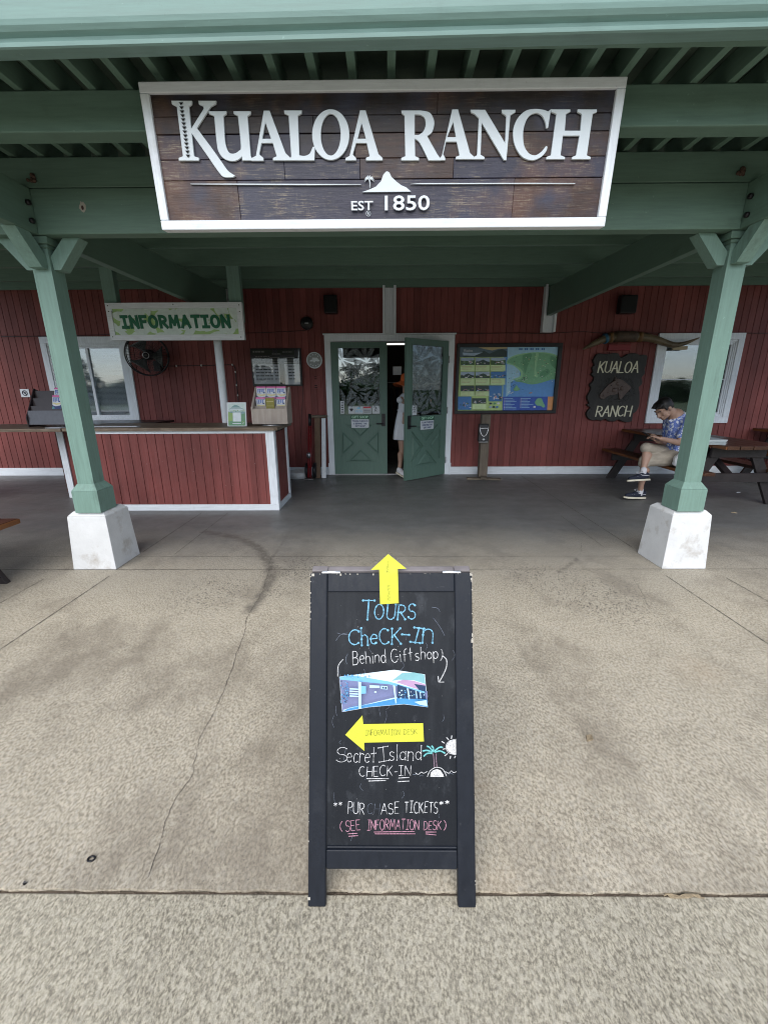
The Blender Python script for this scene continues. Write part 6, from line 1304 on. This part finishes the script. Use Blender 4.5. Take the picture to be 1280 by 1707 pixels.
def head(mb, c, f, u, s=1.0):
    Mx = frame3(f, u); P = lambda x, y, z: Vector(c) + Mx @ Vector((x, y, z))*s; E3 = lambda x, y, z, a, b, d: mb.ell(P(x,y,z), (a*s, b*s, d*s), Mx, 20, 14)
    E3(0,-.012,.028,.074,.093,.088); E3(0,.030,-.030,.058,.060,.078); E3(0,.052,-.082,.034,.030,.026); mb.cap(P(-.045,.03,-.06), P(0,.062,-.088), .026*s, .024*s); mb.cap(P(.045,.03,-.06), P(0,.062,-.088), .026*s, .024*s)
    mb.cap(P(0,.092,.012), P(0,.108,-.028), .009*s, .014*s); E3(-.014,.094,-.030,.010,.012,.009); E3(.014,.094,-.030,.010,.012,.009)
    mb.cap(P(-.042,.078,.024), P(-.010,.090,.020), .011*s, .010*s); mb.cap(P(.042,.078,.024), P(.010,.090,.020), .011*s, .010*s)
    E3(-.042,.068,-.018,.020,.018,.018); E3(.042,.068,-.018,.020,.018,.018); mb.cap(P(-.020,.088,-.056), P(.020,.088,-.056), .008*s, .008*s); mb.cap(P(-.016,.084,-.066), P(.016,.084,-.066), .009*s, .009*s)
    for sg in (-1, 1): E3(sg*.076,-.010,-.004,.010,.020,.032); E3(sg*.078,-.004,.008,.012,.017,.018)
    return P, Mx
def finger(mb, pts, r): 
    for a, b, k in zip(pts, pts[1:], (1, .92, .82)): mb.cap(a, b, r*k, r*k*.92, 8)
def hand_mesh(mb, wrist, d, palm_n, thumb_side, curl=.5, s=1.0):
    d = Vector(d).normalized(); n = Vector(palm_n); n = (n - d*n.dot(d)).normalized(); sd = d.cross(n)*thumb_side; w = Vector(wrist)
    for k, o in enumerate((.030, .011, -.009, -.028)): mb.cap(w + sd*o*.5 + d*.008, w + sd*o*s + d*.085*s, .014*s, .011*s, 10)
    for k, (o, l) in enumerate(((.031,.068),(.011,.077),(-.009,.071),(-.028,.056))):
        p0 = w + sd*o*s + d*.086*s; c1 = curl*(.6+.1*k); a = p0 + (d*math.cos(c1) + n*math.sin(c1))*l*.45*s; c2 = c1 + curl*1.1; b = a + (d*math.cos(c2) + n*math.sin(c2))*l*.32*s; c3 = c2 + curl*.7; e = b + (d*math.cos(c3) + n*math.sin(c3))*l*.25*s
        finger(mb, [p0, a, b, e], .0088*s)
    p0 = w + sd*.024*s + d*.022*s; a = p0 + (sd*.75 + d*.55 + n*.30).normalized()*.042*s; b = a + (d*.85 + n*.45 + sd*.1).normalized()*.032*s; e = b + (d*.8 + n*.6).normalized()*.022*s
    finger(mb, [p0, a, b, e], .0105*s)
def shoe(man, P, toe, heel, up, name='shoe'):
    toe = Vector(toe); heel = Vector(heel); d = (toe-heel); L = d.length; d.normalize(); up = Vector(up); up = (up - d*up.dot(d)).normalized(); sd = d.cross(up)
    q = lambda a, b, c: heel + d*a*L + sd*b + up*c
    mb = MB(); mb.cap(q(.14,0,.040), q(.50,0,.034), .036, .040); mb.cap(q(.45,0,.032), q(.86,.0,.020), .042, .026); mb.cap(q(.12,0,.060), q(.30,0,.062), .032, .030)
    o = obj(name, mb, M['shoe'], man); blend(o, .006, 4)
    prof = [(.02,-.026),(.0,0),(.02,.026),(.15,.034),(.40,.036),(.65,.046),(.85,.040),(.97,.018),(1.0,0),(.97,-.018),(.85,-.040),(.65,-.044),(.40,-.034),(.15,-.034)]
    mb = MB(); mb.prism([q(a, b*1.05, -.014) for a, b in prof], up*.020); obj('sole', mb, M['sole'], o, bevel=.004)
    mb = MB()
    for k in range(4): mb.tube([q(.42+.09*k, -.036+.003*k, .052-.006*k), q(.45+.09*k, 0, .078-.012*k), q(.42+.09*k, .036-.003*k, .052-.006*k)], .0042, 6)
    mb.tube([q(.10,.036,.045), q(.30,.040,.050), q(.42,.036,.054)], .004, 6); mb.tube([q(.10,-.036,.045), q(.30,-.040,.050), q(.42,-.036,.054)], .004, 6); mb.tube(catmull([q(.40,.0,.085), q(.38,.03,.10), q(.44,.05,.085), q(.47,.02,.082)], 4), .0036, 6); mb.tube(catmull([q(.40,.0,.085), q(.38,-.03,.10), q(.44,-.05,.085), q(.47,-.02,.082)], 4), .0036, 6)
    obj('lace', mb, M['lace'], o)
    return o
# --- the man on the bench
hipc = U(1124, 762, 5.42); hipc.z = .545; man = thing('person', 'seated man in a blue floral shirt and khaki shorts bent over his phone', 'person', (hipc.x, 5.42, .445))
hl, hr = hipc + Vector((-.02,-.085,0)), hipc + Vector((-.02,.085,0))
kl, al = U(1074, 768, 5.24), U(1067.5, 812, 5.32); al.z = .105; kr, ar = U(1077, 747, 5.26), U(1071.5, 787, 5.14)
neckb = U(1126, 693, 5.42); chest = hipc.lerp(neckb, .62) + Vector((.035,0,.0)); belly = hipc.lerp(neckb, .30) + Vector((.02,0,0))
sl_, sr_ = neckb + Vector((.06,-.165,-.075)), neckb + Vector((.03,.165,-.075)); el_, er_ = U(1131, 738, 5.20), U(1113, 740, 5.56)
hc = U(1106.5, 681.5, 5.40); hf, hu = Vector((-.80,-.22,-.66)), Vector((-.62,-.1,.78))
wl, wr = U(1101, 731, 5.10), U(1095, 735, 5.22)
ph = U(1081, 727, 5.16)
mb = MB(); P, HM = head(mb, hc, hf, hu, 1.06)
mb.cap(P(0,-.045,-.05), neckb + Vector((.015,0,-.01)), .054, .062); mb.cap(neckb, chest, .09, .12); mb.cap(chest, hipc, .12, .13); mb.cap(sl_, sr_, .055, .055)
mb.cap(sl_, el_, .050, .038); mb.cap(sr_, er_, .050, .038); mb.cap(el_, wl, .040, .026); mb.cap(er_, wr, .040, .026)
for h_, k_, a_ in ((hl, kl, al), (hr, kr, ar)):
    mb.cap(h_, k_, .085, .056); mb.cap(k_, a_, .046, .032); calf = k_.lerp(a_, .32) + Vector((.025,.0,0)); mb.cap(calf, k_.lerp(a_, .75), .052, .034); mb.ell(k_ + Vector((-.015,-.01,.005)), (.045,.048,.05), None, 14, 10)
hand_mesh(mb, wl, (ph + Vector((.05,-.02,.0))) - wl, (-.2,.3,-.9), -1, .55); hand_mesh(mb, wr, ph - wr + Vector((-.0,0,-.02)), (-.15,-.35,.9), 1, .75)
blend(obj('body', mb, M['skin'], man), .0062, 3)
mb = MB()                                   # hair: cap over crown and back, short at the sides
E4 = lambda x, y, z, a, b, d: mb.ell(P(x,y,z), (a*1.06, b*1.06, d*1.06), HM, 20, 14)
E4(0,-.018,.050,.080,.094,.080); E4(0,.040,.088,.066,.050,.036); E4(0,-.055,.010,.072,.056,.062); E4(0,.070,.082,.055,.030,.022)
rnd = random.Random(1)
for k in range(46):
    x, y_ = rnd.uniform(-.06,.06), rnd.uniform(-.06,.09); z = .118 - 5*x*x - 3.2*(y_-.0)**2; mb.cap(P(x,y_,z), P(x+rnd.uniform(-.012,.012), y_+.035, z-.004), .011, .004, 6)
for sg in (-1, 1): E4(sg*.066,-.020,.030,.014,.048,.045); E4(sg*.070,.030,.022,.007,.014,.024)
blend(obj('hair', mb, M['hair'], man), .006, 2)
mb = MB()
for sg in (-1, 1): mb.cap(P(sg*.046,.086,.034), P(sg*.016,.098,.031), .0042, .005, 8)
obj('eyebrow', mb, M['hair'], man)
mb = MB(); mb.cap(P(-.020,.0965,-.0605), P(.020,.0965,-.0605), .0028, .0028, 6); obj('lips', mb, plain('lip_red', (.30,.11,.09), .5), man)
mb = MB(); mb.cap(neckb + Vector((.025,0,-.055)), chest, .108, .142); mb.cap(chest, belly, .142, .138); mb.cap(belly, hipc + Vector((.01,0,.01)), .138, .150); mb.cap(sl_ + Vector((0,.02,0)), sr_ + Vector((0,-.02,0)), .072, .072)
mb.cap(sl_, sl_.lerp(el_, .62), .070, .068); mb.cap(sr_, sr_.lerp(er_, .62), .070, .068)
for k in range(5): t = k/4; mb.cap(hipc + Vector((-.06,-.13+.26*t,.0)), belly + Vector((-.06,-.10+.2*t,0)), .052, .05)
mb.ell(neckb + Vector((.032,0,-.028)), (.088,.115,.058), None, 18, 10)
sh = obj('shirt', mb, M['shirt'], man); blend(sh, .008, 4)
mb = MB()                                   # open collar
cb = neckb + Vector((.0,0,-.005))
for sg in (-1, 1): mb.hexa([cb + Vector((.075,sg*.02,.03)), cb + Vector((.02,sg*.085,.005)), cb + Vector((-.075,sg*.055,-.06)), cb + Vector((-.085,sg*.03,-.045))], [cb + Vector((.085,sg*.02,.062)), cb + Vector((.03,sg*.098,.030)), cb + Vector((-.10,sg*.075,-.085)), cb + Vector((-.10,sg*.03,-.050))])
obj('collar', mb, M['shirt'], sh, bevel=.006)
mb = MB(); mb.cap(hl, hr, .125, .125); mb.cap(hl + Vector((.03,0,.0)), hl.lerp(kl, .55), .118, .095); mb.cap(hl.lerp(kl, .5), hl.lerp(kl, .98), .096, .076); mb.cap(hr, hr.lerp(kr, .55), .110, .092); mb.cap(hr.lerp(kr, .5), hr.lerp(kr, 1.01), .090, .070)
mb.cap(hl.lerp(kl,.93), hl.lerp(kl,.99)+Vector((-.005,0,-.03)), .078, .070)
so_ = obj('shorts', mb, M['shorts'], man); blend(so_, .008, 4)
shoe(man, P, U(1039, 828, 5.28), U(1074.5, 829, 5.34), (0,0,1)); shoe(man, P, U(1045, 801, 5.04), U(1081, 799, 5.14), (-.12,.25,1))
for a_, b_ in ((al, .05), (ar, .05)): mb = MB(); mb.cap(a_ + Vector((0,0,-.03)), a_ + Vector((0,0,.028)), .037, .036); obj('sock', mb, M['sock'], man)
mb = MB(); ud = Vector((-.85,-.1,.45)).normalized(); ax = Vector((.15,-.98,-.1)).normalized(); pn = ax.cross(ud)
c = ph + Vector((-.015,0,.012)); mb.hexa([c+ax*a+ud*b-pn*.004 for a, b in ((-.033,-.055),(.033,-.055),(.033,.065),(-.033,.065))], [c+ax*a+ud*b+pn*.004 for a, b in ((-.033,-.055),(.033,-.055),(.033,.065),(-.033,.065))])
solo('phone', mb, M['black'], 'dark phone held in the seated man’s hands'.replace('’', "'"), 'phone', bevel=.004)
# --- the visitor going in behind the open door
B0 = G(675, 790); px_ = B0.x + .0; yv = 6.94
vis = thing('person', 'standing visitor in an orange hat and white dress behind the open door', 'person', (px_, yv, 0))
M['dress'] = mat('white_cotton_dress', (.66,.69,.74), .8, .06, 9, .6, 40, stretch=(9,9,1)); M['hat'] = mat('orange_straw_hat', (.60,.13,.035), .8, .2, 60, .5, 160)
hz = U(690, 640, yv).z; hh = Vector((px_+.0, yv, hz)); nb = Vector((px_+.0, yv, hz-.17)); hp = Vector((px_-.01, yv, .86))
mb = MB(); P2, HM2 = head(mb, hh, (.75,.55,-.1), (0,0,1), .95); mb.cap(hh + Vector((-.01,0,-.07)), nb, .05, .055); mb.cap(nb + Vector((0,0,-.06)), hp + Vector((0,0,.2)), .10, .10); mb.cap(hp + Vector((0,0,.2)), hp, .10, .13)
sA, sB = nb + Vector((-.09,-.10,-.06)), nb + Vector((.10,.10,-.06)); mb.cap(sA, sB, .045, .045); ha = TR @ Vector((.36, .075, 1.14)); eA = sA.lerp(ha, .5) + Vector((-.02,.04,-.10)); mb.cap(sA, eA, .042, .034); mb.cap(eA, ha, .034, .024); eB = sB + Vector((.06,.05,-.25)); mb.cap(sB, eB, .042, .034); mb.cap(eB, eB + Vector((.05,-.02,-.22)), .034, .024)
hand_mesh(mb, ha, (.05,-.02,.9), (-.3,-.7,.0), 1, .15, .95); hand_mesh(mb, eB + Vector((.05,-.02,-.22)), (.1,0,-.95), (-.6,0,0), 1, .4, .9)
k1, a1 = Vector((px_-.06, yv-.02, .46)), Vector((px_-.10, yv-.08, .12)); k2, a2 = Vector((px_+.10, yv+.05, .46)), Vector((px_+.12, yv+.06, .09))
for s0, k_, a_ in ((-1, k1, a1), (1, k2, a2)): mb.cap(hp + Vector((.07*s0,0,-.05)), k_, .08, .052); mb.cap(k_, a_, .050, .032); mb.cap(k_.lerp(a_,.3) + Vector((-.02,-.01,0)), k_.lerp(a_,.7), .048, .034)
blend(obj('body', mb, M['skin'], vis), .007, 3)
mb = MB(); mb.cap(nb + Vector((0,0,-.08)), hp + Vector((0,0,.22)), .125, .118); mb.cap(sA + Vector((-.01,0,-.01)), sB + Vector((.0,0,-.01)), .053, .053); mb.cap(nb + Vector((0,0,-.03)), nb + Vector((0,0,-.10)), .075, .11); wz = hp.z + .2
prof = [(.118, wz), (.135, wz-.08), (.155, wz-.2), (.175, wz-.34), (.190, .60), (.185,.598), (.05,.62), (.02, wz)]
n_ = 48; vs = []
for r_, z in prof:
    for j in range(n_): t = 2*math.pi*j/n_; rr_ = r_*(1 + (.05*math.sin(t*11) + .03*math.sin(t*5+z*6))*max(0, min(1, (wz-z)/.3))); vs.append((hp.x + rr_*math.cos(t), yv + rr_*.8*math.sin(t), z))
mb.add(vs, [(i*n_+j, i*n_+(j+1) % n_, (i+1)*n_+(j+1) % n_, (i+1)*n_+j) for i in range(len(prof)-1) for j in range(n_)], 0, True)
dr = obj('dress', mb, M['dress'], vis); mb = MB(); mb.lathe((hp.x, yv, 0), [(.125, wz+.012), (.132, wz), (.125, wz-.012)], 'Z', 32); obj('waistband', mb, M['dress'], dr)
mb = MB(); c = hh + Vector((0,0,.045)); prof = [(0,.115),(.05,.112),(.080,.095),(.092,.04),(.096,.0),(.13,-.025),(.205,-.075),(.208,-.080),(.13,-.034),(.090,-.008)]; vs = []; n_ = 40
for r_, z in prof:
    for j in range(n_): t = 2*math.pi*j/n_; k = max(0, (r_-.1)/.1); vs.append(c + Vector((r_*math.cos(t), r_*math.sin(t), z + k*.025*math.sin(2*t+.5) - k*.02*math.cos(t))))
mb.add(vs, [(i*n_+j, i*n_+(j+1) % n_, (i+1)*n_+(j+1) % n_, (i+1)*n_+j) for i in range(len(prof)-1) for j in range(n_)], 0, True); obj('hat', mb, M['hat'], vis)
for heel, toe, lift in ((a1 + Vector((-.05,.0,-.04)), a1 + Vector((.12,-.13,-.112)), 0), (a2 + Vector((-.05,0,-.075)), a2 + Vector((.19,.02,-.075)), 0)):
    o = shoe(vis, P2, toe, heel, (0,0,1)); o.data.materials[0] = M['lace']
